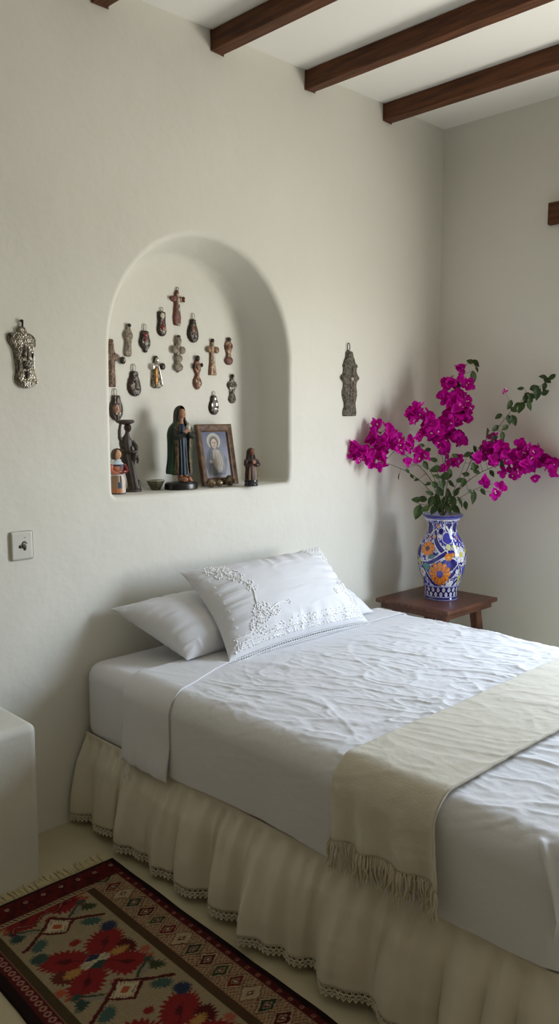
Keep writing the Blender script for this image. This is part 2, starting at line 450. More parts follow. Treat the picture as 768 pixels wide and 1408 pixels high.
# --- coverlet
ns, ntt = 420, 330
S, T = np.meshgrid(np.linspace(side_s(0.30), BX1-RHO+ARC+0.22, ns), np.linspace(-0.43, BY0+RHO-ARC-0.26, ntt), indexing='ij')
def wrinkle(S, T, k=1.0):
    wx = S + 0.10*(fbm(S*3, T*3, 11)-.5); wy = T + 0.14*(fbm(S*3+7, T*3, 12)-.5)
    a = 0.35; p = wx*math.cos(a)+wy*math.sin(a); q = -wx*math.sin(a)+wy*math.cos(a)
    r1 = np.maximum(ridge(p*9, q*2.6, 21)-0.62, 0)/0.38
    r2 = np.maximum(ridge(p*17+3, q*6, 22)-0.6, 0)/0.4
    r3 = ridge(wx*30, wy*22, 23)
    a2 = -0.55; p2 = wx*math.cos(a2)+wy*math.sin(a2); q2 = -wx*math.sin(a2)+wy*math.cos(a2)
    r4 = np.maximum(ridge(p2*7, q2*2.0, 24)-0.7, 0)/0.3
    m = 0.45+0.9*fbm(S*2.3, T*2.3, 31)
    r5 = fbm(wx*60, wy*48, 25, 2)
    return k*m*(0.0033*r1**2 + 0.0040*r2**1.5 + 0.0026*r3 + 0.0020*r4**2 + 0.0022*r5)
onside = sstep(BX0+RHO*0.5, BX0+RHO-ARC, S)
D = wrinkle(S, T)*(1-0.86*onside)*(0.25+0.75*sstep(-.45, -.66, T)) + onside*(0.010*(fbm(S*0.6, T*4.5, 41)-.45) + 0.004*(fbm(S*5, T*7, 42)-.5))
# soft dimples near the edge and the standing fold at the foot corner
ang = np.arctan2(np.minimum(T-(BY0+RHO), 0), np.minimum(S-(BX0+RHO), 0)-1e-6)
ec = np.hypot(np.minimum(T-(BY0+RHO), 0), np.minimum(S-(BX0+RHO), 0))
fold = np.exp(-((ang+PI*0.80-0.10*ec)/0.10)**2)*sstep(0.08, 0.17, ec)*0.026
lx = (T+1.872)/(-.054); zz_ = BTOP-RHO-(BX0+RHO-ARC-S)
line_y = -1.866-0.06*np.clip((.625-zz_)/.09, 0, 1.6)
fold = np.exp(-((T-line_y)/0.010)**2)*sstep(.635, .60, zz_)*sstep(.42, .50, zz_)*.022
D = D + fold
bot = 0.348 + 0.010*np.sin(T*6.0+1) + 0.012*(fbm(T*4, T*0+2, 43)-.5)
P = cloth(S, T, 0.006, bot, D)
o = grid_mesh('coverlet', P, LINEN, flip=True)
tag(o, 'crinkled white linen coverlet spread over the bed mattress', 'bedspread')
# --- turned-down sheet band
ns, ntt = 260, 60
S, T = np.meshgrid(np.linspace(side_s(0.313), BX1-RHO+ARC+0.2, ns), np.linspace(0, 1, ntt), indexing='ij')
T = -0.298 - T*(0.267-0.125*sstep(BX0-0.02, -1.9, S))
onside = sstep(BX0+RHO*0.5, BX0+RHO-ARC, S)
lowf = sstep(0.45, 0.31, np.clip(BTOP-RHO-(BX0+RHO-ARC-S), 0.3, 0.6))
D = wrinkle(S, T, 0.35)*(1-0.8*onside) + onside*(0.005*(fbm(S*2, T*14, 51)-.5)) + lowf*(0.010+0.014*(fbm(S*0+3, T*22, 52)-.3))
P = cloth(S, T, 0.0125, None, D)
P[..., 2] += onside*(-0.006*np.abs(np.sin(T*40)))*(S < side_s(0.335))
o = grid_mesh('folded_sheet', P, COTTON, flip=True); mod(o, 'SOLIDIFY', thickness=0.004, offset=-1)
tag(o, 'white sheet turned down in a band below the pillows, hem over the side', 'sheet')
mb = MB()
for k, (y0, lz) in enumerate(((-0.32, 0.07), (-0.345, 0.045))):
    mb.tube(smooth_line([(-2.335, y0, 0.318), (-2.343, y0-0.01, 0.318-lz*.4), (-2.340, y0+0.004, 0.318-lz*.75), (-2.348, y0-0.012, 0.318-lz)], 12), 0.0018, 5)
mb.build('thread', COTTON, o)

# --- gathered skirt with crochet edging
def base_path(n):
    """plan path just outside the base: left side, rounded foot corner, foot end -> (x, y, nx, ny)"""
    pts = []; r = 0.06; xo, yo = BX0+0.006, BY0+0.006
    L1 = abs(yo+r)-0.02; L2 = r*PI/2; L3 = (BX1-0.006)-(xo+r)
    for s in np.linspace(0, L1+L2+L3, n):
        if s < L1: pts.append((xo, -0.02-s, -1, 0))
        elif s < L1+L2:
            a = (s-L1)/r; pts.append((xo+r-r*math.cos(a), yo+r-r*math.sin(a), -math.cos(a), -math.sin(a)))
        else: pts.append((xo+r+(s-L1-L2), yo, 0, -1))
    return np.array(pts), L1+L2+L3
NSK = 1500
bp, LT = base_path(NSK)
sarr = np.linspace(0, LT, NSK)
bounds = [0.0, 0.165, 0.30, 0.545, 0.65, 0.85, 0.985, 1.325, 1.515, 1.70, 1.78, 1.86, 1.95, 2.06, 2.17, 2.30, 2.44, 2.58, 2.72, 2.86, 3.0, 3.14, 3.28, 3.5]
amps = [0.062, 0.060, 0.078, 0.050, 0.072, 0.058, 0.092, 0.066, 0.07, 0.05, 0.06, 0.045, 0.055, 0.06, 0.05]
off = np.zeros(NSK); shift = np.zeros(NSK)
for i in range(len(bounds)-1):
    a, b = bounds[i], bounds[i+1]; A = 0.72*amps[i % len(amps)]; m = (sarr >= a) & (sarr < b); p = (sarr[m]-a)/(b-a)
    q = np.where(p < 0.80, 1-0.95*sstep(0, 0.80, p)**0.9, 0.05+0.95*sstep(0.80, 1.0, p))
    off[m] = A*q; shift[m] = -0.028*np.sin(PI*np.clip((p-0.62)/0.38, 0, 1))*1.2
ker = np.hanning(15); ker /= ker.sum()
sm = lambda a: np.convolve(np.pad(a, 7, mode='edge'), ker, 'valid')
off, shift = sm(off), sm(shift)
off = off + 0.007*np.sin(sarr*52+4*vn(sarr*5, sarr*0, 6)) + 0.020*(vn(sarr*10, sarr*0, 3)-.5) + 0.008*(vn(sarr*24, sarr*0, 13)-.5) + 0.010
gather = 0.0065*np.sin(sarr*105+3*vn(sarr*8, sarr*0, 8)) + 0.006*(vn(sarr*26, sarr*0, 9)-.4)
tang = np.stack([-bp[:, 3]*-1, -bp[:, 2]*-1], -1)           # along the path
tang = np.stack([np.gradient(bp[:, 0]), np.gradient(bp[:, 1])], -1); tang /= np.linalg.norm(tang, axis=1)[:, None]
ZT, ZH = 0.346, 0.056
hem_dz = 0.012*(vn(sarr*5, sarr*0, 14)-.5)
def skirt_at(i, h):
    """point arrays for path index array i (float ok) and height fraction h (0 top .. 1 hem, >1 below)"""
    f = lambda a: np.interp(i, np.arange(NSK), a)
    hh = np.clip(h, 0, 1.3)
    grow = sstep(0.0, 0.9, hh)*0.75 + 0.25*np.minimum(hh, 1.2)*sstep(0, .2, hh)
    oo = f(gather)*np.exp(-hh*2.0)*1.3*sstep(0.03, 0.16, hh) + f(off)*grow + 0.020*sstep(0.08, .38, hh) + 0.010*hh
    ss = f(shift)*grow
    x = f(bp[:, 0]) + f(bp[:, 2])*oo + f(tang[:, 0])*ss
    y = f(bp[:, 1]) + f(bp[:, 3])*oo + f(tang[:, 1])*ss
    z = ZT - (ZT-ZH)*h + f(hem_dz)*hh
    return np.stack([x, y, z], -1)
I, Hh = np.meshgrid(np.arange(NSK), np.linspace(0, 1, 44), indexing='ij')
P = skirt_at(I, Hh)
P[..., 2] += 0.010*sstep(0.12, 0.0, Hh)*0 
cr = (ridge(P[..., 1]*7+P[..., 0]*7, P[..., 2]*26, 61)-.5)*0.0022
P[..., 0] -= cr
sk = grid_mesh('bed_skirt', P, SKIRTM, flip=False); into_bed(sk)
mod(sk, 'SOLIDIFY', thickness=0.0025, offset=0)
# crochet edging
hem = skirt_at(np.arange(NSK), np.ones(NSK)); dl = np.linalg.norm(np.diff(hem, axis=0), axis=1); al_ = np.concatenate([[0], np.cumsum(dl)])
nrep = int(al_[-1]/0.0165); mb = MB()
def lace_pt(a, d):
    i = np.interp(a, al_, np.arange(NSK)); h = 1.0 + d/(ZT-ZH)
    p = skirt_at(np.array([i]), np.array([1.0]))[0].copy(); p[2] -= d
    return p
def lace_ring(a, d, ra, rd, r=0.0015, n=8):
    c = []
    for k in range(n+1):
        t = 2*PI*k/n; c.append(lace_pt(min(max(a+ra*math.cos(t), 0), al_[-1]), d+rd*math.sin(t)))
    mb.tube(c, r, 4, caps=False)
vis = [k for k in range(nrep) if True]
for k in vis:
    a = (k+.5)*0.0165
    lace_ring(a, 0.0065, 0.0066, 0.0058); lace_ring(a+0.00825, 0.0165, 0.0062, 0.0056)
    mb.tube([lace_pt(a-0.008, 0.018), lace_pt(a-0.004, 0.026), lace_pt(a, 0.032), lace_pt(a+0.004, 0.026), lace_pt(a+0.008, 0.018)], 0.0017, 4)
    mb.tube([lace_pt(a, 0.012), lace_pt(a, 0.031)], 0.0014, 4)
for d in (0.0, 0.012): mb.tube([lace_pt(a, d) for a in np.arange(0, al_[-1], 0.006)], 0.0017, 4)
lc = mb.build('lace_trim', LACE, sk)

# --- throw
ns, ntt = 300, 90
SB = side_s(0.408)
S, T = np.meshgrid(np.linspace(SB, BX1-RHO+ARC+0.15, ns), np.linspace(-1.292, -1.618, ntt), indexing='ij')
fr = (T+1.292)/(-0.326)
# slight splay of the hanging end and uneven top edges
hang = np.clip((BX0+RHO-ARC-S)/0.13, 0, 1)
T2 = T - 0.030*hang*(0.6+0.4*fr) + 0.012*(fbm(S*3, S*0, 71)-.5) - 0.02*sstep(-1.9, -0.9, S)*fr
D = 0.35*wrinkle(S+5, T*1.0+3, 1.2) + hang*(0.022*(0.5+0.5*np.sin(fr*21+0.9*np.sin(fr*5)))**1.5 + 0.01*(fbm(S*2, T*9, 72)-.4)) + 0.006*np.exp(-((fr-1)/0.03)**2)
shx = 0.02*sstep(BX0+0.30, BX0, S)
P = cloth(S, T2, 0.022, None, D + 0.006*hang)
thr = grid_mesh('throw_blanket', P, WOOL, flip=True); mod(thr, 'SOLIDIFY', thickness=0.007, offset=-1)
tag(thr, 'cream wool throw with a fringed end laid across the lower part of the bed', 'throw')
mb = MB(); e0 = P[0]; nstr = 120
for k in range(nstr):
    f = (k+.5)/nstr*(ntt-1); i = min(int(f), ntt-2); b = e0[i]*(1-(f-i))+e0[i+1]*(f-i)
    Lf = 0.088+rng.uniform(-.018, .014); cl = math.sin(k*1.9)*0.007
    pts = []
    dy = rng.gauss(0, 0.010); dx = rng.uniform(-0.012, 0.0); ph = rng.uniform(0, 6)
    for j in range(9):
        t = j/8
        pts.append((b[0]+0.004+dx*t-0.004*math.sin(ph+t*6)*t - 0.005*math.sin(PI*min(t*1.4, 1)), b[1]+cl*math.sin(PI*min(1, t*1.6))+dy*t+0.0055*math.sin(ph*2+t*7)*t, b[2]+0.004-Lf*t))
    mb.tube(pts, [0.0020]*2+[0.0024]*5+[0.0020, 0.0010], 5)
fg = mb.build('fringe', FRINGEM, thr)

# ================================================================== pillows
def pillow(name, c, w, h, T, R, m, seed, nu=90, nv=70, wr=1.0, pinch=0.10, skew=0.0, under=0.9):
    """R: 3x3 Matrix whose columns are the pillow's u, v, normal axes"""
    def surf(u, v, side=1):
        au, av = np.abs(u), np.abs(v)
        th = T/2*(np.clip(1-au**2.6, 0, 1)**0.62)*(np.clip(1-av**2.6, 0, 1)**0.62)
        x = w/2*u*(1-pinch*(1-v*v)*au**3) - skew*v ; y = h/2*v*(1-pinch*(1-u*u)*av**3)
        edge = np.maximum(au, av)
        q = np.where(au > av, v, u)
        rad = sstep(0.35, 0.8, edge)*sstep(1.0, 0.9, edge)
        d = wr*(0.008*rad*(ridge(q*9, edge*1.2, seed)-.5) + 0.006*(fbm(u*3, v*3, seed+1)-.5) + 0.004*np.maximum(ridge(u*2+v*1.5, v*5-u, seed+2)-.6, 0)*sstep(1, .9, edge))
        n = th*1.0 + d*np.where(th > 0.002, 1, 0.3)
        if side < 0: n = -th*under - d*0.5*np.where(th > 0.002, 1, -0.6)
        return np.stack([x, y, n], -1)
    us = np.sin(np.linspace(-1, 1, nu)*PI/2)*0.35 + np.linspace(-1, 1, nu)*0.65
    vs = np.sin(np.linspace(-1, 1, nv)*PI/2)*0.35 + np.linspace(-1, 1, nv)*0.65
    U, V = np.meshgrid(us, vs, indexing='ij')
    mb = MB(); mb.grid(surf(U, V, 1)); n0 = mb.n
    B = surf(U, V, -1); mb.grid(B[::-1])
    me = bpy.data.meshes.new(name); me.from_pydata(mb.v, [], mb.f)
    bm = bmesh.new(); bm.from_mesh(me); bmesh.ops.remove_doubles(bm, verts=bm.verts, dist=2e-4)
    bmesh.ops.recalc_face_normals(bm, faces=bm.faces); bm.to_mesh(me); bm.free()
    o = link_mesh(name, me, m); o.matrix_world = Matrix.Translation(Vector(c)) @ R.to_4x4()
    mod(o, 'SUBSURF', levels=1, render_levels=1)
    return o, surf
def axes(tilt, roll=0.0, yawp=0.0):
    Rm = Matrix.Rotation(yawp, 3, 'Z') @ Matrix.Rotation(tilt, 3, 'X') @ Matrix.Rotation(roll, 3, 'Z')
    return Rm
o, _ = pillow("pillow", PIL_L[0], *PIL_L[1][:3], axes(*PIL_L[2]), COTTON, 101, wr=0.8, skew=0.07)
tag(o, 'plain white pillow lying under the left side of the embroidered pillow', 'pillow', 'pillows on the bed')
o, _ = pillow("pillow", PIL_R[0], *PIL_R[1][:3], axes(*PIL_R[2]), COTTON, 131)
tag(o, 'plain white pillow whose end peeks out behind the right edge of the embroidered pillow', 'pillow', 'pillows on the bed')
fp, sf = pillow("pillow", PIL_F[0], *PIL_F[1][:3], axes(*PIL_F[2]), COTTON, 161, nu=140, nv=110, wr=1.1, under=.45)
tag(fp, 'white pillow with raised white embroidery and lace edging, propped in front', 'pillow', 'pillows on the bed')
mb = MB()
def spt(u, v, lift=0.0):
    p = sf(np.array([u]), np.array([v]))[0]; return Vector((p[0], p[1], p[2]+lift))
def bead(u, v, r): mb.ell(spt(u, v, 0.0012), (r, r, r*0.7), nu=4, nv=7)
def cluster(u, v, ru, rv, n, r=0.0042):
    done = []
    for _ in range(n*14):
        a, q = rng.uniform(0, 2*PI), math.sqrt(rng.random())
        uu, vv = u+ru*q*math.cos(a), v+rv*q*math.sin(a)
        if abs(uu) > .98 or abs(vv) > .98: continue
        if all((uu-x)**2*0.14+(vv-y)**2*0.044 > (r*1.5)**2 for x, y in done):
            done.append((uu, vv)); bead(uu, vv, r*rng.uniform(.8, 1.1))
        if len(done) >= n: break
def trail(pts, r=0.0026, n=30):
    L = smooth_line(pts, n); mb.tube([spt(a, b, 0.0015) for a, b in L], r, 5)
cluster(-.70, .72, .13, .22, 60); cluster(-.58, .45, .09, .16, 26); cluster(-.50, .16, .07, .13, 20)
trail([(-.66, .62), (-.55, .34), (-.50, .10), (-.53, -.12), (-.56, -.30)])
cluster(-.52, -.40, .11, .20, 46); cluster(-.62, -.62, .10, .16, 30); cluster(-.36, -.45, .10, .09, 18)
trail([(-.45, -.42), (-.30, -.32), (-.18, -.36)]); cluster(-.17, -.36, .04, .06, 5)
mb.build('embroidery', THREAD, fp); mb = MB()
cluster(.72, .84, .18, .10, 34); cluster(.86, .62, .07, .15, 14)
mb.build('embroidery', THREAD, fp); mb = MB()
cluster(.80, -.22, .10, .20, 34); cluster(.86, -.50, .07, .15, 18); cluster(.56, -.35, .04, .07, 6); trail([(.80, -.10), (.81, -.34), (.86, -.55)]); trail([(.81, -.30), (.70, -.38), (.56, -.35)])
mb.build('embroidery', THREAD, fp); mb = MB()
for v in (-.90, -.80, -.70): trail([(-.93, v), (-.3, v+.012), (.3, v-.012), (.93, v)], .0018, 60)
trail([(-.9, -.70), (-.9, -.90)], .0018, 8)
for k in range(150):
    u = -.93+1.86*k/149
    for v in (-.90, -.80, -.70):
        if rng.random() < (0.95, .85, .5)[[-.90, -.80, -.70].index(v)]: bead(u+rng.uniform(-.008, .008), v+rng.uniform(-.03, .03), 0.0036)
mbe = mb; mb = MB()
for k in range(62):
    u = -.98+1.96*k/61; p = spt(u, -1.0, 0); mb.torus((p.x, p.y-0.008, p.z), 0.0066, 0.0017, (0, 0, 1), 9, 4)
    mb.torus((p.x+0.006, p.y-0.017, p.z-0.001), 0.0046, 0.0015, (0, 0, 1), 8, 4)
mb.build('lace_edging', THREAD, fp)
mb = mbe
for v in np.linspace(-.85, .55, 9):
    mb.torus(spt(-.86, v, 0.002), 0.0042, 0.0012, (0, 0, 1), 9, 4)
mb.build('embroidery', THREAD, fp)
# ================================================================== rug
RO = np.array([-2.415, -0.345]); rd = np.array([-0.021, -1.053]); rd /= np.linalg.norm(rd); rn = np.array([rd[1], -rd[0]])
RW, RL = 0.57, 1.62
nu, nv = 215, 560
U, V = np.meshgrid(np.linspace(0, RW, nu), np.linspace(0, RL, nv), indexing='ij')
c_ = lambda r, g, b: lin((r, g, b))
RED, MAR, FIELD, DARK, BROWN, GREEN, BLUE, TEALG, GOLD, CREAM, PINK, ORNG = (c_(150, 28, 30), c_(92, 26, 28), c_(170, 150, 112), c_(40, 26, 26), c_(96, 62, 38),
    c_(66, 76, 46), c_(50, 60, 84), c_(58, 82, 74), c_(190, 138, 56), c_(214, 194, 152), c_(186, 92, 68), c_(190, 84, 44))
C = np.zeros((nu, nv, 3)); C[:] = FIELD
C *= (1+0.12*(vn(U*900, V*260, 3)-.5))[..., None]
def paint(mask, col): C[mask] = col
W = 0.004
Uq = U + 0.004*(vn(U*120, V*120, 9)-.5) + .008*(vn(U*28, V*28, 19)-.5); Vq = V + 0.004*(vn(U*120+50, V*120, 9)-.5) + .008*(vn(U*28+9, V*28, 19)-.5)
def diamond(u, v, ru, rv): return np.abs(Uq-u)/ru + np.abs(Vq-v)/rv
def serr(u, v, ru, rv, n=9, amp=.22, rot=0.0, pw=1.0):
    du, dv = (Uq-u), (Vq-v)
    x = (du*math.cos(rot)+dv*math.sin(rot))/ru; y = (-du*math.sin(rot)+dv*math.cos(rot))/rv
    r = np.hypot(x, y); a = np.arctan2(y, x)
    saw = np.abs(((a/(2*PI)*n*2) % 1)-.5)*2
    return r < (1-amp*saw)
def line(pts, wd):
    m = np.zeros(U.shape, bool); P = np.array(pts)
    for (a, b), (c, d) in zip(P[:-1], P[1:]):
        t = np.clip(((Uq-a)*(c-a)+(Vq-b)*(d-b))/((c-a)**2+(d-b)**2+1e-12), 0, 1)
        m |= np.hypot(Uq-a-t*(c-a), Vq-b-t*(d-b)) < wd
    return m
PER = 0.373
for k in range(-1, 6):
    v0 = 0.218+PER*k                                     # small diamond
    for sx in (-1, 1):
        paint(line([(0.325+sx*0.045, v0-.004), (0.325+sx*0.13, v0+0.045)], 0.006), MAR)
        paint(serr(0.325+sx*0.085, v0+0.05, 0.038, 0.024, 8, .4, sx*.5), TEALG*1.5)
        paint(serr(0.325+sx*0.078, v0-0.03, 0.038, 0.02, 8, .4, -sx*.6), c_(150, 140, 118))
        paint(line([(0.325+sx*0.05, v0-.02), (0.325+sx*0.12, v0-0.06)], 0.004), GREEN)
        paint(serr(0.325+sx*0.115, v0-0.058, 0.02, 0.014, 5, .5, sx*.6), TEALG)
    paint(diamond(0.325, v0, 0.066, 0.052) < 1, MAR); paint(diamond(0.325, v0, 0.05, 0.039) < 1, CREAM)
    m = diamond(0.325, v0, 0.056, 0.044) < 1
    paint(m & (np.abs(((Uq-Vq)*160) % 2-1) > .72) & (diamond(0.325, v0, 0.036, 0.028) > 1), MAR)
    paint(diamond(0.325, v0, 0.019, 0.015) < 1, ORNG*.9)
    # S-shaped ornament above it
    if k == 0:
        sp_ = smooth_line([(0.225, v0-0.085), (0.25, v0-.10), (0.29, v0-0.072), (0.335, v0-0.08), (0.375, v0-0.055), (0.42, v0-.075), (0.44, v0-.05)], 30)
        paint(line(sp_, 0.0075), MAR); paint(line(sp_, 0.002), PINK)
    # big medallion: four serrated red leaves and the small leaves around
    c = v0+0.222
    paint(serr(0.325, c, 0.09, 0.055, 11, .3), c_(120, 92, 60))
    for su, sv in ((-1, -1), (1, -1), (-1, 1), (1, 1)):
        paint(serr(0.325+su*0.062, c+sv*0.058, 0.084, 0.056, 13, .28, su*sv*0.62), RED)
        paint(serr(0.325+su*0.062, c+sv*0.058, 0.022, 0.012, 7, .35, su*sv*0.62), MAR)
        paint(line([(0.325+su*.02, c+sv*.018), (0.325+su*.085, c+sv*.075)], 0.0016), MAR)
    for sv in (-1, 1): paint(serr(0.325, c+sv*0.112, 0.022, 0.018, 7, .4), RED)
    for sx in (-1, 1):
        paint(serr(0.325+sx*0.105, c-0.004, 0.030, 0.040, 8, .35), MAR if sx < 0 else c_(110, 44, 34))
        paint(serr(0.325+sx*0.075, c+0.002, 0.036, 0.020, 8, .45), GOLD)
        paint(serr(0.325+sx*0.135, c+0.05*1, 0.020, 0.018, 6, .4), PINK if sx < 0 else ORNG)
        paint(serr(0.325+sx*0.112, c-0.118, 0.032, 0.026, 9, .35), BLUE if sx < 0 else TEALG)
        paint(serr(0.325+sx*0.115, c+0.125, 0.036, 0.022, 7, .45, sx*.5), GREEN if sx < 0 else TEALG*.9)
        paint(serr(0.325+sx*0.125, c+0.085, 0.022, 0.010, 6, .4), ORNG*.8)
    paint(diamond(0.325, c, 0.05, 0.034) < 1, CREAM*.7)
    paint(diamond(0.325, c-.016, 0.024, 0.018) < 1, BLUE*.9); paint(diamond(0.325, c+.016, 0.026, 0.018) < 1, TEALG*.8)
    for s_ in (-1, 1): paint(line([(0.285, c+s_*.012), (0.365, c-s_*.014)], 0.0022), CREAM)
# side stripes and borders (mirror about the centre line u = .325 except where the photograph differs)
paint(U < 0.168, BROWN); paint(((V*40+0.8*np.sin(U*90)) % 1 > .8) & (U > .141) & (U < .168), GREEN)
band = (U > 0.040) & (U < 0.141); paint(band, c_(168, 134, 100))
bp_ = 0.0618
bi = np.floor(V/bp_); vb = (Vq-(bi+.5)*bp_); d = np.abs(Uq-0.0905)/0.044+np.abs(vb)/0.030
bc = [MAR, GREEN*.9, c_(120, 34, 34), c_(196, 168, 130), c_(52, 62, 46)]
lat = np.abs((((Uq-0.0905)/0.044 + (Vq)/0.030) * 2.5) % 1 - .5) < .14
paint(band & lat & (d > 1), c_(120, 62, 44)); 
lat2 = np.abs((((Uq-0.0905)/0.044 - (Vq)/0.030) * 2.5) % 1 - .5) < .12
paint(band & lat2 & (d > 1.1), c_(200, 168, 124))
paint(band & (d < 1.0), c_(70, 30, 26)); paint(band & (d < .92), c_(206, 178, 136))
for j in range(5): paint(band & (d < .78) & (bi % 5 == j), bc[j])
paint(band & (d < .42), c_(176, 150, 116)); paint(band & (d < .30), MAR); paint(band & (d < .14), CREAM)
def dotted(mask, coord, cen, step, across, r, col, col2=None):
    k = np.floor(coord/step); q = coord-(k+.5)*step
    rr = np.hypot(q, across-cen); paint(mask & (rr < r), col)
    if col2 is not None: paint(mask & (rr < r*.5), col2)
paint(U < 0.043, MAR); paint((U > 0.040) & (U < 0.0445), c_(140, 96, 70))
dotted(U < .043, V, 0.031, 0.043, U, 0.0062, c_(176, 112, 92), MAR)
paint(U < 0.020+0.004*(vn(V*30, V*0, 4)-.5), DARK)
paint(U > 0.475, BROWN); paint(((V*40+0.8*np.sin(U*90)) % 1 > .55) & (U > .475) & (U < .502), GREEN)
paint(U > 0.502, MAR*1.1); paint((U > .502) & (U < .505), c_(150, 110, 80))
dotted(U > .505, V, 0.521, 0.026, U, 0.0105, c_(186, 128, 106), MAR)
paint(U > 0.541+0.004*(vn(V*30, V*0, 6)-.5), DARK)
# end border
endb = (V < 0.095); paint(endb & (U > .02), c_(112, 28, 28)*(0.85))
paint(endb & (vn(U*90, V*60, 8) > .62) & (U > .02), MAR*.8)
dotted((V > .02) & (V < .09), U, 0.040, 0.062, V, 0.007, c_(196, 150, 128), MAR)
st = (V > 0.095) & (V < 0.118) & (U > .141); paint(st, c_(176, 150, 110))
paint(st & ((U*70+V*60) % 1 > .55) & (V > .100) & (V < .113), c_(84, 40, 34)); paint((V > .093) & (V < .097) & (U > .04), DARK); paint((V > .118) & (V < .121) & (U > .141), c_(84, 40, 34))
paint((V < .012) & (U > .02), DARK*1.3)
C *= (0.88+0.24*vn(U*300, V*420, 5))[..., None]
g_ = C.mean(-1, keepdims=True); C = (C*.86+g_*.14)*0.66
wob = 0.006*(vn(V*7, V*0, 31)-.5)*sstep(.12, 0, U) - 0.006*(vn(V*7, V*0, 32)-.5)*sstep(.45, .57, U)
Zr = 0.010+0.002*(vn(U*9, V*9, 33))
edge = (U < 1e-6) | (U > RW-1e-6) | (V < 1e-6) | (V > RL-1e-6); Zr = np.where(edge, 0.001, Zr)
X = RO[0]+rn[0]*(U+wob)+rd[0]*V; Y = RO[1]+rn[1]*(U+wob)+rd[1]*V
rug = grid_mesh('rug', np.stack([X, Y, Zr], -1), KILIM, cols=C, flip=True)
tag(rug, 'red and olive woven kilim runner with diamond borders on the floor beside the bed', 'rug')
mb = MB()
for k in range(85):
    u = 0.006+k/84*(RW-0.012); Lf = rng.uniform(.045, .07); sw = rng.uniform(-.014, .014)
    q = lambda uu, vv, z: (RO[0]+rn[0]*uu+rd[0]*vv, RO[1]+rn[1]*uu+rd[1]*vv, z)
    mb.tube([q(u, 0.002, .007), q(u+sw*.2, -Lf*.3, .008), q(u+sw*.6, -Lf*.65, .005), q(u+sw, -Lf, .004)], [.0032, .0044, .0040, .0024], 5)
mb.build('fringe', RUGFR, rug)

# ================================================================== stool
SX0, SX1, SY0, SY1, SZ = -0.612, -0.150, -0.505, -0.060, 0.600
stool = empty('stool', (-0.381, -0.283, 0)); tag(stool, 'square dark mahogany stool with splayed legs in the room corner under the vase', 'stool')
sc_ = Vector((-0.381, -0.283, 0))
def st_part(name, mb, bev=.004, m=STOOLWOOD):
    o = mb.build(name, m, stool, smooth=False); bevel(o, bev, 3); return o
mb = MB(); mb.box((SX0-sc_.x, SY0-sc_.y, SZ-0.022), (SX1-sc_.x, SY1-sc_.y, SZ)); st_part('seat', mb, .006)
a0, a1, b0, b1 = SX0+.022-sc_.x, SX1-.022-sc_.x, SY0+.022-sc_.y, SY1-.022-sc_.y
for lo, hi in (((a0, b0, SZ-.052), (a1, b0+.022, SZ-.022)), ((a0, b1-.022, SZ-.052), (a1, b1, SZ-.022)),
               ((a0, b0+.022, SZ-.052), (a0+.022, b1-.022, SZ-.022)), ((a1-.022, b0+.022, SZ-.052), (a1, b1-.022, SZ-.022))):
    mb = MB(); mb.box(lo, hi); st_part('apron', mb, .003)
for sx in (-1, 1):
    for sy in (-1, 1):
        mb = MB(); tx = (a1-.065)*sx if sx > 0 else a0+.065; ty = b1-.065 if sy > 0 else b0+.065
        h1, h0 = .024, .021; G = np.zeros((2, 4, 3))
        for i, (z, hh, spl) in enumerate(((0.0, h0, .055), (SZ-.024, h1, 0))):
            for j, (px_, py_) in enumerate(((-1, -1), (1, -1), (1, 1), (-1, 1))):
                G[i, j] = (tx+sx*spl+px_*hh, ty+sy*spl+py_*hh, z)
        mb.grid(G, cv=True, caps=True); st_part('leg', mb, .004)

# ================================================================== vase
VC = np.array([-0.369, -0.300, SZ]); VH = 0.440
ph0 = math.atan2(EYE[1]-VC[1], EYE[0]-VC[0])
prof = [(0, .083), (.006, .087), (.02, .083), (.05, .086), (.09, .097), (.14, .1125), (.19, .1225), (.225, .1245), (.255, .1215), (.29, .108),
        (.32, .092), (.345, .079), (.37, .0735), (.395, .078), (.415, .088), (.428, .098), (.434, .103), (.440, .104)]
pz = smooth_line([p[0] for p in prof] if False else [(a, b) for a, b in prof], 220)
nth = 400
TH = np.linspace(0, 2*PI, nth, endpoint=False)
Z_, A_ = np.meshgrid(pz[:, 0], TH, indexing='ij'); Rr = np.repeat(pz[:, 1][:, None], nth, 1)
# unrolled drawing coordinates: Y as in the drawing (95 rim .. 1000 foot), A across the front
Yd = 1000-(Z_/VH)*905
Ad = ((A_+PI/2) % PI - PI/2)*257                    # the decoration is painted twice round the pot
Ad = Ad + 3*(vn(Ad/14, Yd/14, 2)-.5); Yd = Yd + 3*(vn(Ad/14+40, Yd/14, 2)-.5)
VCOL = np.zeros(Z_.shape+(3,)); VCOL[:] = lin((214, 214, 222))
NAVY, COB, LIL, OR1, OR2, YG, TEA, WHT = lin((28, 26, 104)), lin((44, 44, 158)), lin((166, 164, 214)), lin((232, 140, 38)), lin((196, 96, 28)), lin((196, 192, 62)), lin((70, 132, 128)), lin((222, 222, 226))
def vp(m, col): VCOL[m] = col
def vcirc(x, y, rx, ry=None): return np.hypot((Ad-x)/rx, (Yd-y)/(ry or rx)) < 1
def vline(pts, wd):
    m = np.zeros(Ad.shape, bool); P = smooth_line(pts, 26)
    for (a, b), (c, d) in zip(P[:-1], P[1:]):
        t = np.clip(((Ad-a)*(c-a)+(Yd-b)*(d-b))/((c-a)**2+(d-b)**2+1e-9), 0, 1)
        m |= np.hypot(Ad-a-t*(c-a), Yd-b-t*(d-b)) < wd
    return m
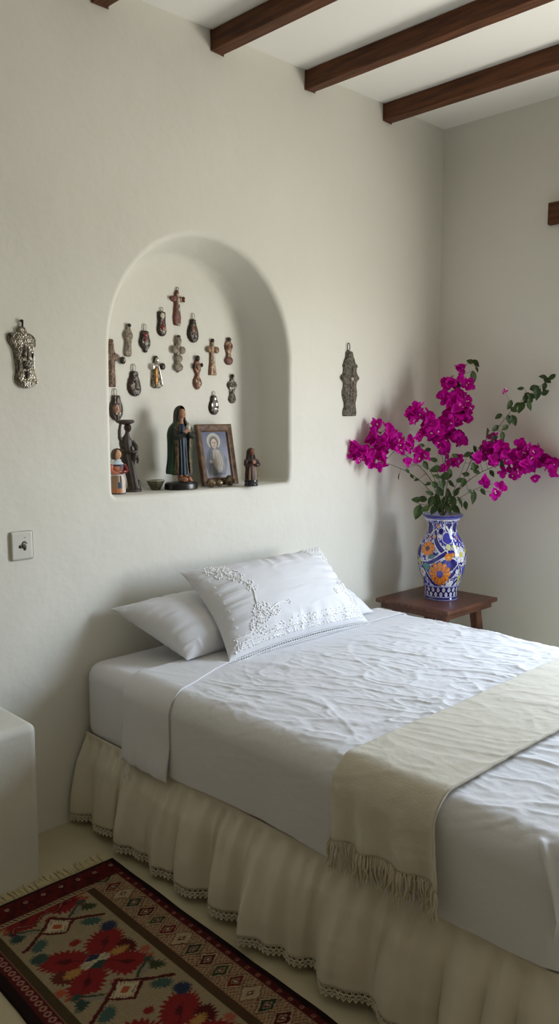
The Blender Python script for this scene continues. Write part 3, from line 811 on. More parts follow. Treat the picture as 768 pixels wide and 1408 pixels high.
def vleaf(x, y, l, w_, rot):
    p = (Ad-x)*math.cos(rot)+(Yd-y)*math.sin(rot); q = -(Ad-x)*math.sin(rot)+(Yd-y)*math.cos(rot)
    return np.abs(q) < w_*np.clip(1-(p/l)**2, 0, 1)
def flower(x, y, r, n, col, cen, sy=1.0, edge=NAVY):
    dx, dy = Ad-x, (Yd-y)/sy; rr = np.hypot(dx, dy); a = np.arctan2(dy, dx)
    pet = r*(0.80+0.20*np.abs(np.cos(a*n/2)))
    vp(rr < pet*1.06, edge); vp((rr < pet) & (np.abs(np.sin(a*n/2)) < .985-.0*rr), col)
    vp((rr < pet) & (np.abs(np.cos(a*n/2)) < 3.2/np.maximum(rr, 1)*n/4) & (rr > r*.3), edge*1.0)
    vp((rr < pet*.95) & (vn(a*12, rr/30, 4) > .68) & (rr > r*.35), OR2 if col is OR1 else col*.8)
    vp(rr < r*.31, cen*.6); vp(rr < r*.27, cen)
# speckled blue foliage on white
n1_ = vn(Ad/17, Yd/17, 51); n2_ = vn(Ad/9+9, Yd/9, 52)
vp((n1_ > .50) & (Yd > 150) & (Yd < 850), COB); vp((n2_ > .74) & (Yd > 140) & (Yd < 850), NAVY); vp((n1_ < .16) & (Yd > 330) & (Yd < 850), LIL)
for x, y, rx, ry in ((80, 600, 95, 70), (110, 215, 62, 62), (-20, 262, 42, 34), (75, 330, 70, 55), (-130, 760, 60, 60), (-330, 500, 70, 90), (330, 330, 60, 60), (-240, 230, 70, 70), (250, 220, 60, 60), (320, 700, 60, 90)):
    vp(vcirc(x, y, rx*1.1, ry*1.1), WHT); vp(vcirc(x, y, rx, ry), NAVY if (x+y) % 3 else COB)
vp((vn(Ad/22, Yd/22, 53) > .66) & vcirc(80, 600, 95, 70), COB*1.4)
for pts, wd in (([(-115, 270), (-85, 350), (-20, 430), (40, 476), (120, 470)], 24), ([(40, 478), (-60, 545), (-150, 590), (-260, 600)], 20),
                ([(-250, 620), (-190, 700), (-120, 800), (0, 850), (120, 845), (210, 780)], 18), ([(330, 520), (230, 590), (110, 730)], 24),
                ([(215, 620), (260, 720), (300, 790)], 12), ([(70, 215), (120, 270), (130, 330)], 5), ([(120, 270), (165, 220)], 5),
                ([(-400, 620), (-330, 560), (-250, 600)], 18), ([(330, 520), (370, 470), (400, 400)], 20)):
    vp(vline(pts, wd+8), WHT); vp(vline(pts, wd), NAVY if wd > 8 else WHT)
    if wd > 15: vp(vline([(a-4, b-wd*.25) for a, b in pts], 3), COB*1.3)
for x, y, l, w_, r, col in ((170, 425, 60, 22, .35, YG), (75, 415, 34, 30, 1.2, lin((206, 208, 160))), (250, 760, 60, 22, 1.7, YG), (-285, 590, 50, 26, 1.3, YG), (-300, 780, 46, 18, .9, YG), (330, 470, 50, 20, -.5, YG),
                            (-170, 630, 62, 34, .2, TEA), (-110, 515, 44, 20, -.4, TEA), (110, 815, 66, 34, -.5, WHT), (190, 680, 36, 20, .9, WHT), (-360, 690, 50, 30, .3, TEA)):
    vp(vleaf(x, y, l+7, w_+6, r), NAVY); vp(vleaf(x, y, l, w_, r), col); vp(vleaf(x, y, l*.8, 2.2, r), col*.45)
flower(225, 500, 82, 6, WHT, YG, 1.1); flower(-250, 700, 52, 6, WHT, OR1)
flower(70, 515, 44, 6, OR1, YG, .9); flower(118, 495, 24, 5, OR1, YG)
flower(-172, 440, 92, 10, OR1, lin((60, 40, 50)), .82)
flower(-18, 700, 124, 12, OR1, lin((84, 80, 168)), 1.04)
for x, y in ((-90, 190), (-110, 320), (-60, 210), (230, 330), (-200, 330)):
    vp(vcirc(x, y, 16, 24), NAVY); vp(vcirc(x, y, 12, 20), OR1)
# bands at neck and foot
vp((Yd > 134) & (Yd < 146), WHT); vp((Yd > 160) & (Yd < 186) & (((Ad/34) % 1) < .55), NAVY); vp((Yd > 166) & (Yd < 180) & (((Ad/34) % 1) < .3), LIL)
vp(Yd < 136, lin((70, 70, 168))); vp(Yd < 112, lin((40, 38, 120))); vp((Yd > 122) & (Yd < 128), LIL*.8)
vp(Yd > 838, LIL); vp(Yd > 850, NAVY)
row = np.where(Yd < 905, 0, 1); ck = ((Ad/80.7+row*.5) % 1); yy = (Yd-np.where(row == 0, 880, 930))/24
vp((Yd > 852) & (Yd < 956) & (np.hypot((ck-.5)/.27, yy) < 1), WHT); vp((Yd > 852) & (Yd < 956) & (np.hypot((ck-.5)/.10, yy/.4) < 1), LIL*.7)
vp((Yd > 954) & (Yd < 963), LIL); vp((Yd > 963) & (Yd < 984), NAVY*.8); vp(Yd > 986, LIL)
VCOL *= (0.9+0.2*vn(Ad/30, Yd/30, 77))[..., None]
ang_ = A_ + ph0
# image-right is +A in the drawing
PV = np.stack([Rr*np.cos(ang_), Rr*np.sin(ang_), Z_], -1)
# inner wall
inner = [(.440, .104), (.441, .098), (.43, .092), (.41, .081), (.37, .067), (.33, .078), (.30, .095)]
pi_ = smooth_line(inner, 24); Zi, Ai = np.meshgrid(pi_[:, 0], TH, indexing='ij'); Ri = np.repeat(pi_[:, 1][:, None], nth, 1)
PI_ = np.stack([Ri*np.cos(Ai+ph0), Ri*np.sin(Ai+ph0), Zi], -1)
PV = np.concatenate([PV, PI_[1:]]); VCOL = np.concatenate([VCOL, np.tile(lin((150, 152, 176)), (23, nth, 1))])
vase = grid_mesh('vase', PV, GLAZE, cv=True, cols=VCOL, flip=True)
mb = MB(); mb.grid(np.stack([np.stack([r*np.cos(TH), r*np.sin(TH), np.full(nth, .003)], -1) for r in (.001, .083)]), cv=True)
vase.location = VC
tag(vase, 'blue and white glazed pottery vase painted with orange flowers, standing on the dark stool', 'vase')

# ================================================================== bougainvillea
W0 = float((VC + np.array([0, 0, .3]) - EYE) @ FWD)
def bpt(px, py, d=0.0): return Vector(at_depth(px, py, W0-d))
MPP = W0/FPX
TOCAM = Vector(-FWD)
def petal(mb, base, dirv, nrm, Lp, Wp, curl):
    dirv = dirv.normalized(); side = dirv.cross(nrm).normalized(); n = side.cross(dirv).normalized()
    G = np.zeros((5, 5, 3))
    for i in range(5):
        t = i/4; wd = Wp*(math.sin(PI*min(1, t*0.80+.10))**0.75)*(1 if t < .99 else .12)
        for j in range(5):
            q = (j-2)/2
            p = base + dirv*(Lp*t) + side*(wd*q*.5) + n*(curl*Lp*(t*t*.55) + abs(q)**1.5*Wp*.20*(1-t*.3) + math.sin(q*5+t*7)*Lp*.035)
            G[i, j] = p
    mb.grid(G)
def leaf(mb, base, dirv, nrm, Ll, Wl, curl=.25):
    dirv = dirv.normalized(); side = dirv.cross(nrm)
    if side.length < 1e-3: side = dirv.cross(Vector((1, 0, 0)))
    side.normalize(); n = side.cross(dirv).normalized(); G = np.zeros((7, 5, 3))
    for i in range(7):
        t = i/6; wd = Wl*(math.sin(PI*t**.8)**.85 if 0 < t < 1 else .03)
        for j in range(5):
            q = (j-2)/2
            G[i, j] = base + dirv*(Ll*t) + side*(wd*q*.5) + n*(abs(q)*Wl*.14 - curl*Ll*t*t)
    mb.grid(G)
def rvec(s=1.0): return Vector((rng.gauss(0, s), rng.gauss(0, s), rng.gauss(0, s)))
SRC = (608, 712)
def spray(label, stems, bracts, leaves, dtip, parents=None):
    """stems: list of px polylines with a depth at each end; bracts: (px,py,r); leaves: (px,py,size_px,angle_deg or None)"""
    root = empty('bougainvillea_branch', (VC[0], VC[1], SZ+0.40)); tag(root, label, 'flower branch', 'bougainvillea branches in the vase')
    inv = Vector((VC[0], VC[1], SZ+0.40)); loc = lambda p: Vector(p)-inv
    ms, mbr, ml, mf = MB(), MB(), MB(), MB(); allpts = []
    for poly, d0, d1, r0, r1 in stems:
        L = smooth_line(poly, 26); pts = [bpt(x, y, d0+(d1-d0)*(i/25)) for i, (x, y) in enumerate(L)]
        ms.tube([loc(p) for p in pts], np.linspace(r0, r1, 26).tolist(), 6)
        allpts += [(x, y, p) for (x, y), p in zip(L, pts)]
    def near(x, y):
        return min(allpts, key=lambda a: (a[0]-x)**2+(a[1]-y)**2)
    for x, y, r in bracts:
        a = near(x, y); dd = (a[2]-Vector(bpt(a[0], a[1], 0))).dot(TOCAM)
        n = max(2, int((r/5.0)**2*2.0)) if r > 3.6 else 1; sz = 1.0 if r > 3.6 else .5
        if r > 7 or rng.random() < .7: ms.tube([loc(a[2]), loc((a[2]+bpt(x, y, dd))*.5+Vector((0, 0, .004))), loc(bpt(x, y, dd))], [.0012, .001, .0008], 4)
        for _ in range(n):
            q = math.sqrt(rng.random())*max(r-4.5, 0); t = rng.uniform(0, 2*PI)
            p = bpt(x+q*math.cos(t), y+q*math.sin(t), dd+rng.gauss(0, r*.55*MPP))
            ax = (TOCAM*0.55 + rvec(.55)).normalized(); s0 = ax.orthogonal().normalized(); s0.rotate(Matrix.Rotation(rng.uniform(0, 6.3), 3, ax))
            for k in range(3):
                dv = s0.copy(); dv.rotate(Matrix.Rotation(k*2*PI/3+rng.uniform(-.25, .25), 3, ax))
                petal(mbr, loc(p), dv*1.0+ax*rng.uniform(.15, .6), ax, sz*rng.uniform(.028, .038), sz*rng.uniform(.028, .036), rng.uniform(-.25, .35))
            if rng.random() < .28:
                for k in range(2):
                    e_ = p+ax*.014+rvec(.004); mf.tube([loc(p), loc(e_)], .0009, 4); mf.ell(loc(e_), .0028, nu=4, nv=6)
    for lf in leaves:
        x, y, s = lf[:3]; an = lf[3] if len(lf) > 3 else None
        a = near(x, y); dd = (a[2]-Vector(bpt(a[0], a[1], 0))).dot(TOCAM)+rng.uniform(-.02, .02)
        base = bpt(x, y, dd)
        if an is None: an = rng.uniform(200, 340)
        dv = Vector(RGT)*math.cos(math.radians(an)) + Vector(UPV)*math.sin(math.radians(an)) + TOCAM*rng.uniform(-.3, .4)
        Ll = s*MPP*1.55; dv.normalize()
        st0 = base-dv*Ll*.5
        leaf(ml, loc(st0), dv, (TOCAM+rvec(.35)).normalized(), Ll, Ll*rng.uniform(.52, .66), rng.uniform(.05, .3))
        if (Vector(a[2])-st0).length < .12: ms.tube([loc(a[2]), loc(st0)], [.0011, .0008], 4)
    ms.build('stem', STEMM, root)
    if mbr.n:
        nb = len(mbr.f); mbr.add(mf.v, mf.f); ob = mbr.build('blossoms', BRACT, root); ob.data.materials.append(CREAMFL)
        ob.data.polygons.foreach_set('material_index', [0]*nb+[1]*(len(mbr.f)-nb))
    if ml.n: ml.build('leaves', LEAFM, root)
    return root
A_br = [(632, 502, 5), (633, 508, 4), (635, 519, 6), (642, 529, 8), (614, 526, 11), (623, 524, 6), (610, 546, 11), (628, 546, 12), (640, 556, 11), (620, 562, 15), (634, 568, 14), (624, 580, 15), (640, 574, 8), (570, 566, 11), (565, 574, 8),
        (577, 560, 5), (588, 576, 13), (594, 584, 14), (582, 594, 10), (600, 600, 15), (616, 596, 14), (632, 600, 12), (637, 605, 7), (608, 612, 10), (610, 622, 7), (628, 634, 8), (620, 637, 6), (609, 645, 5), (604, 590, 12), (613, 580, 12), (575, 600, 6)]
spray('tallest upright magenta bougainvillea spray, thickest with bracts in the middle of the vase',
      [([SRC, (609, 680), (611, 640), (615, 600), (622, 560), (630, 530), (636, 508), (646, 496)], -.01, .0, .0028, .0012),
       ([(611, 650), (604, 610), (592, 585), (575, 568)], 0, .05, .0016, .001)], A_br,
      [(646, 497, 7, 160), (655, 500, 8, 300), (652, 497, 6, 10), (650, 519, 12, 280), (628, 532, 10, 250), (603, 599, 10, 260), (655, 508, 6, 290)], .05)
B_br = [(478, 610, 5), (484, 620, 10), (494, 624, 12), (476, 627, 5), (506, 626, 9), (510, 638, 6), (486, 612, 8), (501, 617, 8)]
spray('lowest magenta bougainvillea spray reaching furthest toward the niche wall',
      [([SRC, (601, 700), (588, 672), (565, 652), (540, 640), (512, 630), (484, 620)], .04, .10, .0024, .001)], B_br,
      [(548, 655, 6, 250), (566, 655, 5, 300), (580, 686, 9, 170)], .0)
B2 = [(518, 584, 7), (532, 590, 9), (512, 604, 9), (520, 606, 12), (526, 616, 11), (522, 628, 8), (525, 641, 7), (544, 608, 11), (552, 616, 7), (546, 598, 6), (538, 600, 8), (515, 592, 7), (530, 604, 10)]
spray('arching magenta bougainvillea spray just right of the pewter plaque',
      [([SRC, (603, 690), (592, 660), (575, 640), (552, 622), (530, 605), (516, 588)], .05, .08, .0024, .001)], B2, [(560, 648, 5), (572, 660, 5, 200)], .0)
B3 = [(564, 614, 7), (576, 624, 9), (574, 630, 6), (558, 636, 6), (585, 630, 6), (562, 606, 5)]
spray('short magenta bougainvillea sprig between the left sprays and the upright one',
      [([SRC, (605, 690), (598, 662), (588, 642), (576, 626), (564, 612)], .05, .05, .002, .001), ([(588, 642), (572, 640), (558, 636)], .05, .06, .0012, .0008)], B3,
      [(587, 619, 7, 200), (585, 640, 9, 300), (580, 612, 5, 160)], .0)
C_br = [(678, 600, 6), (656, 630, 7), (664, 624, 10), (668, 616, 8), (680, 620, 12), (678, 634, 10), (694, 620, 11), (700, 628, 12), (714, 610, 6), (710, 624, 12), (702, 648, 8), (690, 648, 6), (716, 634, 12), (706, 656, 5), (728, 626, 13), (736, 620, 10),
        (740, 634, 13), (730, 640, 10), (734, 654, 6), (748, 630, 11), (758, 636, 9), (760, 648, 6), (763, 637, 6), (686, 612, 6), (722, 618, 8), (752, 640, 9), (714, 646, 8)]
spray('widest magenta bougainvillea spray reaching along the right wall',
      [([SRC, (618, 690), (636, 668), (660, 650), (690, 638), (720, 632), (758, 636)], .02, .12, .0026, .0012)], C_br,
      [(690, 638, 8, 280), (652, 643, 8, 200), (655, 649, 7, 330), (676, 651, 7, 300), (640, 652, 7, 180)], .0)
Dl = []
for t in np.linspace(.30, 1, 24):
    L = smooth_line([(619, 690), (632, 670), (648, 632), (668, 604), (684, 588), (704, 563), (724, 545), (752, 524)], 100)[int(t*99)]
    Dl.append((L[0]+rng.uniform(-7, 9), L[1]+rng.uniform(-7, 10), rng.uniform(5, 9.5), rng.choice((250, 280, 300, 215, 330, 20, 160))))
Dl += [(738, 541, 12, 265), (716, 560, 11, 240), (727, 558, 9, 300), (706, 578, 10, 290), (752, 523, 8, 330), (746, 518, 7, 170), (690, 600, 9, 280), (715, 534, 6, 190), (748, 532, 8, 270)]
spray('long thin leafy green bougainvillea stem rising to the upper right with hardly any flowers',
      [([SRC, (619, 690), (632, 670), (648, 632), (668, 604), (684, 588), (704, 563), (724, 545), (752, 524)], .04, .16, .0028, .0009), ([(704, 563), (700, 552), (695, 540)], .12, .12, .0008, .0006)],
      [(694, 538, 3), (690, 541, 2.5)], Dl, .0)
spray('low bougainvillea sprig with three loose magenta blooms above the right side of the stool',
      [([SRC, (620, 695), (636, 682), (655, 672), (672, 666), (688, 668)], .08, .16, .002, .0008), ([(655, 674), (670, 676), (680, 680)], .12, .16, .001, .0008)],
      [(666, 663, 6), (688, 668, 5.5), (680, 680, 5), (664, 660, 4)], [(650, 684, 12, 265), (664, 676, 7, 300), (637, 664, 8, 250), (640, 695, 8, 270), (646, 676, 5)], .0)
Fl = [(598, 645, 11, 200), (612, 655, 11, 190), (598, 667, 9), (620, 665, 8), (592, 690, 12, 240), (600, 688, 13, 100), (611, 690, 12, 260), (622, 690, 12, 290), (574, 704, 14, 255), (572, 687, 9, 180), (584, 700, 9, 200), (632, 690, 10, 300),
      (642, 625, 8, 200), (650, 642, 8), (625, 627, 6), (604, 675, 10, 120), (616, 678, 10, 80), (627, 676, 9, 60), (590, 678, 8, 160), (608, 665, 9, 270), (618, 650, 8, 300), (600, 655, 7, 160), (632, 660, 8, 20), (588, 665, 6, 200), (596, 632, 7, 160), (606, 698, 11, 250), (616, 700, 11, 290), (596, 701, 10, 230), (626, 700, 10, 310)]
spray('short leafy green bougainvillea shoots crowding the mouth of the vase',
      [([SRC, (607, 690), (604, 665), (598, 635)], .06, .09, .002, .001), ([SRC, (611, 690), (614, 668), (618, 640)], .05, .10, .003, .0012), ([SRC, (616, 690), (628, 664), (642, 628)], .05, .08, .002, .001), ([SRC, (596, 696), (584, 694), (573, 692)], .04, .10, .0018, .001)],
      [], Fl, .0)
# ================================================================== ornaments on the walls
def relief(rows, T, n=44, m=17, base=0.0, sharp=4.0, k=None, seed=0, rough=0.0):
    """rows: (z, x_left, x_right) from top to bottom, metres in the wall plane; front of the body swells to -y by T. Closed body."""
    R_ = np.array(rows, float); t = np.linspace(0, len(R_)-1, n)
    z = np.interp(t, np.arange(len(R_)), R_[:, 0]); xl = np.interp(t, np.arange(len(R_)), R_[:, 1]); xr = np.interp(t, np.arange(len(R_)), R_[:, 2])
    kk = np.array([.25, .5, .25]); f = lambda a: np.concatenate([a[:1], np.convolve(a, kk, 'valid'), a[-1:]])
    xl, xr = f(xl), f(xr)
    u = np.linspace(-1, 1, m); G = np.zeros((n, m, 3))
    endz = np.minimum(1, np.minimum(np.arange(n)+.0, n-1-np.arange(n))/3.0)
    for j, q in enumerate(u):
        G[:, j, 0] = (xl+xr)/2+(xr-xl)/2*q; G[:, j, 2] = z
        h = T*(1-abs(q)**sharp)**.5*np.sqrt(np.clip(endz*(2-endz), 0, 1))
        h = h*(1+rough*(vn(G[:, j, 0]*160, z*160, seed)-.5)*2)
        G[:, j, 1] = base - h
    mb = MB(); mb.grid(G)
    Bk = G.copy(); Bk[..., 1] = base; mb.grid(Bk[:, ::-1])
    return mb
HX, HZ = 0.0040, 0.00312         # metres per photo pixel on the niche's back wall (across, up)
class Orn:
    """an ornament hung on a wall: px, py = its centre line and top in the photograph, y0 = the wall plane"""
    def __init__(s, name, label, px, py, y0=ND, hx=HX, hz=HZ, group='religious ornaments hung on the niche wall', cat='ornament'):
        p = on_y(px, py, y0); s.root = empty(name, (p[0], y0, p[2])); tag(s.root, label, cat, group); s.hx, s.hz = hx, hz
    def X(s, x): return x*s.hx
    def Z(s, y): return -y*s.hz
    def body(s, rows, T, m, name='body', sharp=4.0, base=0.0, rough=.12, seed=0, n=44):
        o = relief([(s.Z(y), s.X(a), s.X(b)) for y, a, b in rows], T, n=n, base=base, sharp=sharp, seed=seed, rough=rough).build(name, m, s.root); return o
    def ell(s, name, m, items, par=None):
        """items: (x, y, rx, rz, depth, thick)"""
        for x, y, rx, rz, d, t in items:
            mb = MB(); mb.ell((0, 0, 0), (s.X(rx), t, rz*s.hz), nu=7, nv=12)
            o = mb.build(name, m, par or s.root); o.location = (s.X(x), -d, s.Z(y))
        return o
    def loop(s, x, y, r, th, m=LOOPM, sx=.75, name='hanging_loop', d=.006):
        mb = MB(); mb.torus((s.X(x), -d, s.Z(y)), r*s.hz, th, (0.25, 1, 0), 16, 6, sx=sx); return mb.build(name, m, s.root)
    def bar(s, name, m, pts, r, d=.012):
        mb = MB(); mb.tube(smooth_line([(s.X(x), -d, s.Z(y)) for x, y in pts], 14), r, 6); return mb.build(name, m, s.root)
def egg(w, h, y0=0, neck=.45, top=.18, bias=.62, n=12):
    """egg/pear outline rows"""
    R = []
    for i in range(n+1):
        t = i/n
        if t < top: ww = neck*w
        else:
            q = (t-top)/(1-top); ww = w*max(math.sin(PI*q**.75)**.6*(1 if q > .5 else 1), neck*(1-q)*1.0 if q < .5 else 0.0)
        R.append((y0+h*t, -ww, ww))
    R[-1] = (y0+h, -w*.15, w*.15); return R

o = Orn('crucifix', 'red and bronze crucifix, topmost of the ornaments in the niche', 242, 396)
o.body([(3, -1.5, 1.5), (8, -3, 3), (11, -3, 3), (12, -3, 3), (20, -3.4, 3.6), (26, -4, 4), (33, -4.5, 4.5), (40, -5.5, 5.5), (46, -5, 5), (50, -4.5, 4.5), (51, -3, 4)], .011, REDBRN, seed=1)
o.body([(11, -7, 6), (13, -9.5, 9), (16.5, -9, 9), (19, -7, 6)], .010, COPPER, name='crossbar', seed=2, n=20)
o.ell('corpus', PALE, [(0, 10, 1.8, 2.6, .012, .006), (.6, 18, 1.7, 5, .012, .005), (1.2, 29, 2.0, 2.6, .012, .005), (1.5, 49.5, 2.6, 1.4, .010, .004)])
o.ell('bead', REDBRN, [(-8.5, 14.5, 2.0, 2.6, .008, .007), (8.2, 13.5, 2.0, 2.6, .008, .007), (8.4, 17, 1.7, 1.8, .008, .006)])
o.loop(.5, 1.6, 2.2, .0018, DARKMET)
o = Orn('pendant', 'dark framed pendant with a red centre, left of the red crucifix in the niche', 221, 422)
o.body([(6, -4, 4), (8, -5.2, 5.2), (13, -5.4, 5.4), (19, -4.7, 5), (24, -5.4, 5.6), (30, -6.3, 6.6), (35, -5.6, 6), (38, -3.5, 4), (39.5, -1, 1.5)], .011, DARKMET, seed=3)
o.ell('picture', PALE, [(.2, 12, 3.2, 4.6, .0095, .004)]); o.ell('rim', PALE, [(.8, 29.5, 4.6, 6.6, .0085, .0035)]); o.ell('stone', REDEN, [(.6, 28, 3.5, 4.6, .0105, .0045), (.2, 20, 3, 1.2, .010, .003)])
o.loop(0, 3.4, 2.6, .0016)
o = Orn('medal', 'dark polished teardrop medal, right of the red crucifix in the niche', 264, 431)
o.body([(8, -3, 3), (10, -3.8, 3.8), (14, -4.2, 4.4), (18, -6, 5.8), (24, -7.6, 7.4), (30, -8.2, 8.4), (35, -6.6, 7.6), (39, -3.6, 5), (40.5, -1, 1.5)], .013, DARKMET, seed=4, sharp=3)
o.ell('relief_figure', COPPER, [(-1.6, 22, 2.2, 5, .0115, .004), (2.6, 21, 1.0, 5.5, .0115, .003), (1.6, 31, 1.4, 2.6, .0115, .004)]); o.ell('pale_spot', PALE, [(1.5, 31.5, .8, 1.6, .0145, .002)])  # small pale oval set on the copper relief
o.loop(.2, 4.2, 4.2, .0017, sx=.55)
o = Orn('pendant', 'small dark pendant set with red stones and a ball at its tip, in the niche', 198, 446)
o.body([(8, -3.4, 3.4), (11, -5.6, 5.2), (15, -5.8, 5.2), (19, -6.6, 6.4), (23, -7.8, 7.2), (28, -7, 6.8), (32, -4, 4.2), (33.5, -2.5, 2.6), (36, -2.4, 2.6), (37.5, -.8, 1)], .012, DARKMET, seed=5)
o.ell('stone', REDEN, [(-.2, 14, 3.2, 3.0, .011, .004), (-.2, 20, 2.4, 2.6, .0115, .004)]); o.ell('inlay', PALE, [(.4, 26, 2.2, 1.9, .011, .004), (-3.6, 24, 1.4, 1.6, .010, .003), (3, 12.5, .8, .9, .011, .003)])
o.loop(-.4, 4.4, 4.6, .0017, sx=.55)
o = Orn('statuette_plaque', 'grey tin figure with round shoulders, upper left in the niche', 175, 445)
o.body([(1, -2.4, 2.4), (5, -2.8, 2.8), (8, -3, 3), (10, -5.2, 4.4), (14, -6.6, 6.2), (18, -6.2, 6.2), (21, -4.6, 4.4), (26, -4.2, 3.8), (33, -5.4, 3.8), (39, -6, 4), (42, -5, 3), (43, -3, 1.5)], .011, GREYST, seed=6)
o.ell('knob', DARKMET, [(.6, 2.4, 2.4, 2.6, .009, .008)]); o.ell('relief_figure', GREYST, [(-.4, 15, 4.5, 3.5, .010, .005), (-.6, 30, 2.0, 7, .010, .004)])
o = Orn('crucifix', 'long brown beaded cross half hidden by the left edge of the niche', 152.5, 466)
o.body([(0, -2, 1.5), (4, -3, 2), (13, -3.4, 2.6), (20, -4, 4.6), (24, -4, 3.8), (40, -3.6, 3.4), (52, -3.8, 4), (61, -4, 3.6), (62, -3.5, 3)], .011, SPECK, seed=7, rough=.3)
o.body([(17, -6, 3), (20, -9, 9.5), (25, -9, 9.5), (29, -6, 4)], .010, SPECK, name='crossbar', seed=8, n=20)
o.ell('knob', DARKMET, [(12, 27, 3.6, 5, .009, .008), (-10, 27, 3.6, 5, .009, .008)]); o.ell('inlay', PALE, [(13, 26.5, 1.1, 2, .0155, .003)])
o = Orn('medal', 'grey teardrop medal with a dark rim, left of the silver angel in the niche', 183.5, 501)
o.body([(9, -4, 4), (12, -5.4, 5), (16, -5.6, 5), (20, -7.4, 6.6), (27, -9, 8.4), (33, -9, 9), (38, -7, 7.6), (41, -4, 5), (42.3, -1, 2)], .012, DARKMET, seed=9, sharp=3)
o.ell('inlay', GREYST, [(-.2, 29, 6.6, 10.5, .0075, .0055)]); o.ell('relief_figure', DARKMET, [(-.2, 23, 2, 2.4, .0125, .003), (.6, 29, 1.4, 5, .0125, .003), (2.6, 33, 2.0, 1.4, .0125, .003)])
o.loop(-1, 4.6, 4.8, .0019, sx=.55)
o = Orn('angel_figure', 'silver angel with a gold robe and one dark wing, in the niche', 213, 489)
o.body([(4, -2.4, 2), (9, -2.8, 2.4), (12, -3.4, 3), (16, -4.4, 3.6), (24, -5, 4.8), (33, -6, 6.4), (40, -6.6, 7.6), (43, -4.8, 6.5), (44, -3, 5)], .013, SILVER, seed=10)
o.ell('robe', GOLDM, [(-1.2, 28, 2.8, 13, .012, .005)]); o.ell('head', SILVERB, [(.4, 6, 2.4, 3.4, .012, .007)])
o.ell('wing', SILVERB, [(-4.6, 15, 3, 4.6, .010, .006)]); o.ell('wing', DARKMET, [(8.2, 14.2, 3.6, 4.8, .008, .006)])
o.bar('trim', SILVERB, [(2, 13), (4, 22), (5.4, 31), (7, 41)], .0032, .011)
o.ell('halo', DARKMET, [(0, 4.6, 3.4, 4.6, .006, .005)])
o = Orn('stacked_cross', 'large grey stacked cross of rounded blocks in the middle of the niche', 243, 462)
o.body([(0, -3, 3.4), (2, -4, 4.4), (11, -4.2, 4.8), (12, -3.5, 3.8), (14, -4, 4), (26, -4, 4), (38, -4, 4), (43, -5.5, 6), (47, -3.5, 3.5), (50.5, -.5, .5)], .011, GREYST, seed=11)
o.ell('block', GREYST, [(-4.8, 19, 5, 5.6, .009, .009), (5.2, 19.4, 4.6, 5.4, .009, .009), (.2, 31, 5.4, 5.6, .009, .009), (0, 43, 6.2, 6, .009, .008), (.4, 6.5, 4, 5.4, .009, .009)])
o.ell('knob', DARKMET, [(.4, .6, 2.6, 1.8, .010, .006)])
o = Orn('saint_figure', 'copper figure with black hair above a round medallion, in the niche', 269.5, 489)
o.body([(5, -2, 2), (9, -3, 3), (12, -5, 5), (17, -6, 6.4), (22, -4, 5), (26, -2, 3), (30, -2.8, 3), (33, -5, 5.6), (39, -5.6, 7.4), (44, -4.6, 5.4), (47, -1.5, 2), (47.8, -.5, 1)], .011, COPPER, seed=12)
o.ell('hair', DARKMET, [(0, 4, 3.0, 4.4, .010, .009), (-4.4, 15, 1.6, 4.6, .009, .006), (6, 13, 2, 3, .009, .006)]); o.ell('torso', TANMET, [(1, 16, 3.4, 5, .011, .006)]); o.ell('medallion', COPPER, [(.6, 39, 5.2, 7, .009, .006)])
o.ell('inlay', PALE, [(1.5, 39, 1.4, 2.4, .0145, .002), (-2.8, 36, 1.0, 2.0, .0125, .003), (2, 43.5, 1.4, 1, .0135, .002)])
o = Orn('crucifix', 'tan brass crucifix with a broad flared foot, at the right in the niche', 290.5, 466)
o.body([(2, -2, 2.4), (9, -2.6, 3), (12, -3.4, 3.4), (20, -3.4, 3.6), (33, -3.8, 4.2), (40, -4.6, 5), (51, -5.6, 6.8), (52, -5, 6)], .010, TANMET, seed=13, n=50)
o.ell('crossbar_end', TANMET, [(-4.8, 15.2, 4.4, 4.8, .008, .007), (5.6, 15.6, 4, 5, .008, .007)]); o.ell('knob', DARKMET, [(0, 2.6, 2.4, 3, .008, .007)]); o.ell('corpus', PALE, [(.6, 9, 1.4, 2.6, .010, .005), (.8, 26, 1.4, 7.5, .0095, .004), (.8, 36.5, 2.0, 1.5, .0095, .004)])
o.bar('fold', COPPER, [(-2.5, 42), (-3, 51)], .0018, .010); o.bar('fold', COPPER, [(1, 42), (1.2, 51)], .0018, .010)
o = Orn('saint_figure', 'brown figure over a reddish disc, furthest right of the upper niche ornaments', 313, 464)
o.body([(1, -2.4, 2.4), (5, -2.8, 2.6), (8, -5, 5), (13, -6, 6.2), (19, -4.6, 5.4), (24, -3, 3.4), (28, -3.4, 3.6), (33, -6.2, 6.2), (37, -5.4, 6), (40, -2, 3)], .010, TANMET, seed=14)
o.ell('head', DARKMET, [(.2, 3.2, 2.9, 3.4, .008, .008)]); o.ell('relief_figure', COPPER, [(-1, 14, 2.4, 4, .0105, .004), (3.6, 13, 1.8, 4.4, .009, .005)]); o.ell('disc', REDBRN, [(.2, 33.6, 5.8, 6, .008, .006)])
o = Orn('key_pendant', 'silver key-shaped pendant ending in a small disc, low at the niche right', 318, 514)
o.body([(1, -1.6, 1.6), (5, -2.4, 2.4), (10, -3, 3), (12, -6, 6.4), (17, -8.4, 8.4), (21, -6, 6), (24, -4, 4.4), (31, -3.8, 4.2), (34, -5, 5.4), (38, -6, 6), (42, -4, 4.4), (43.6, -1, 1.4)], .010, SILVER, seed=15)
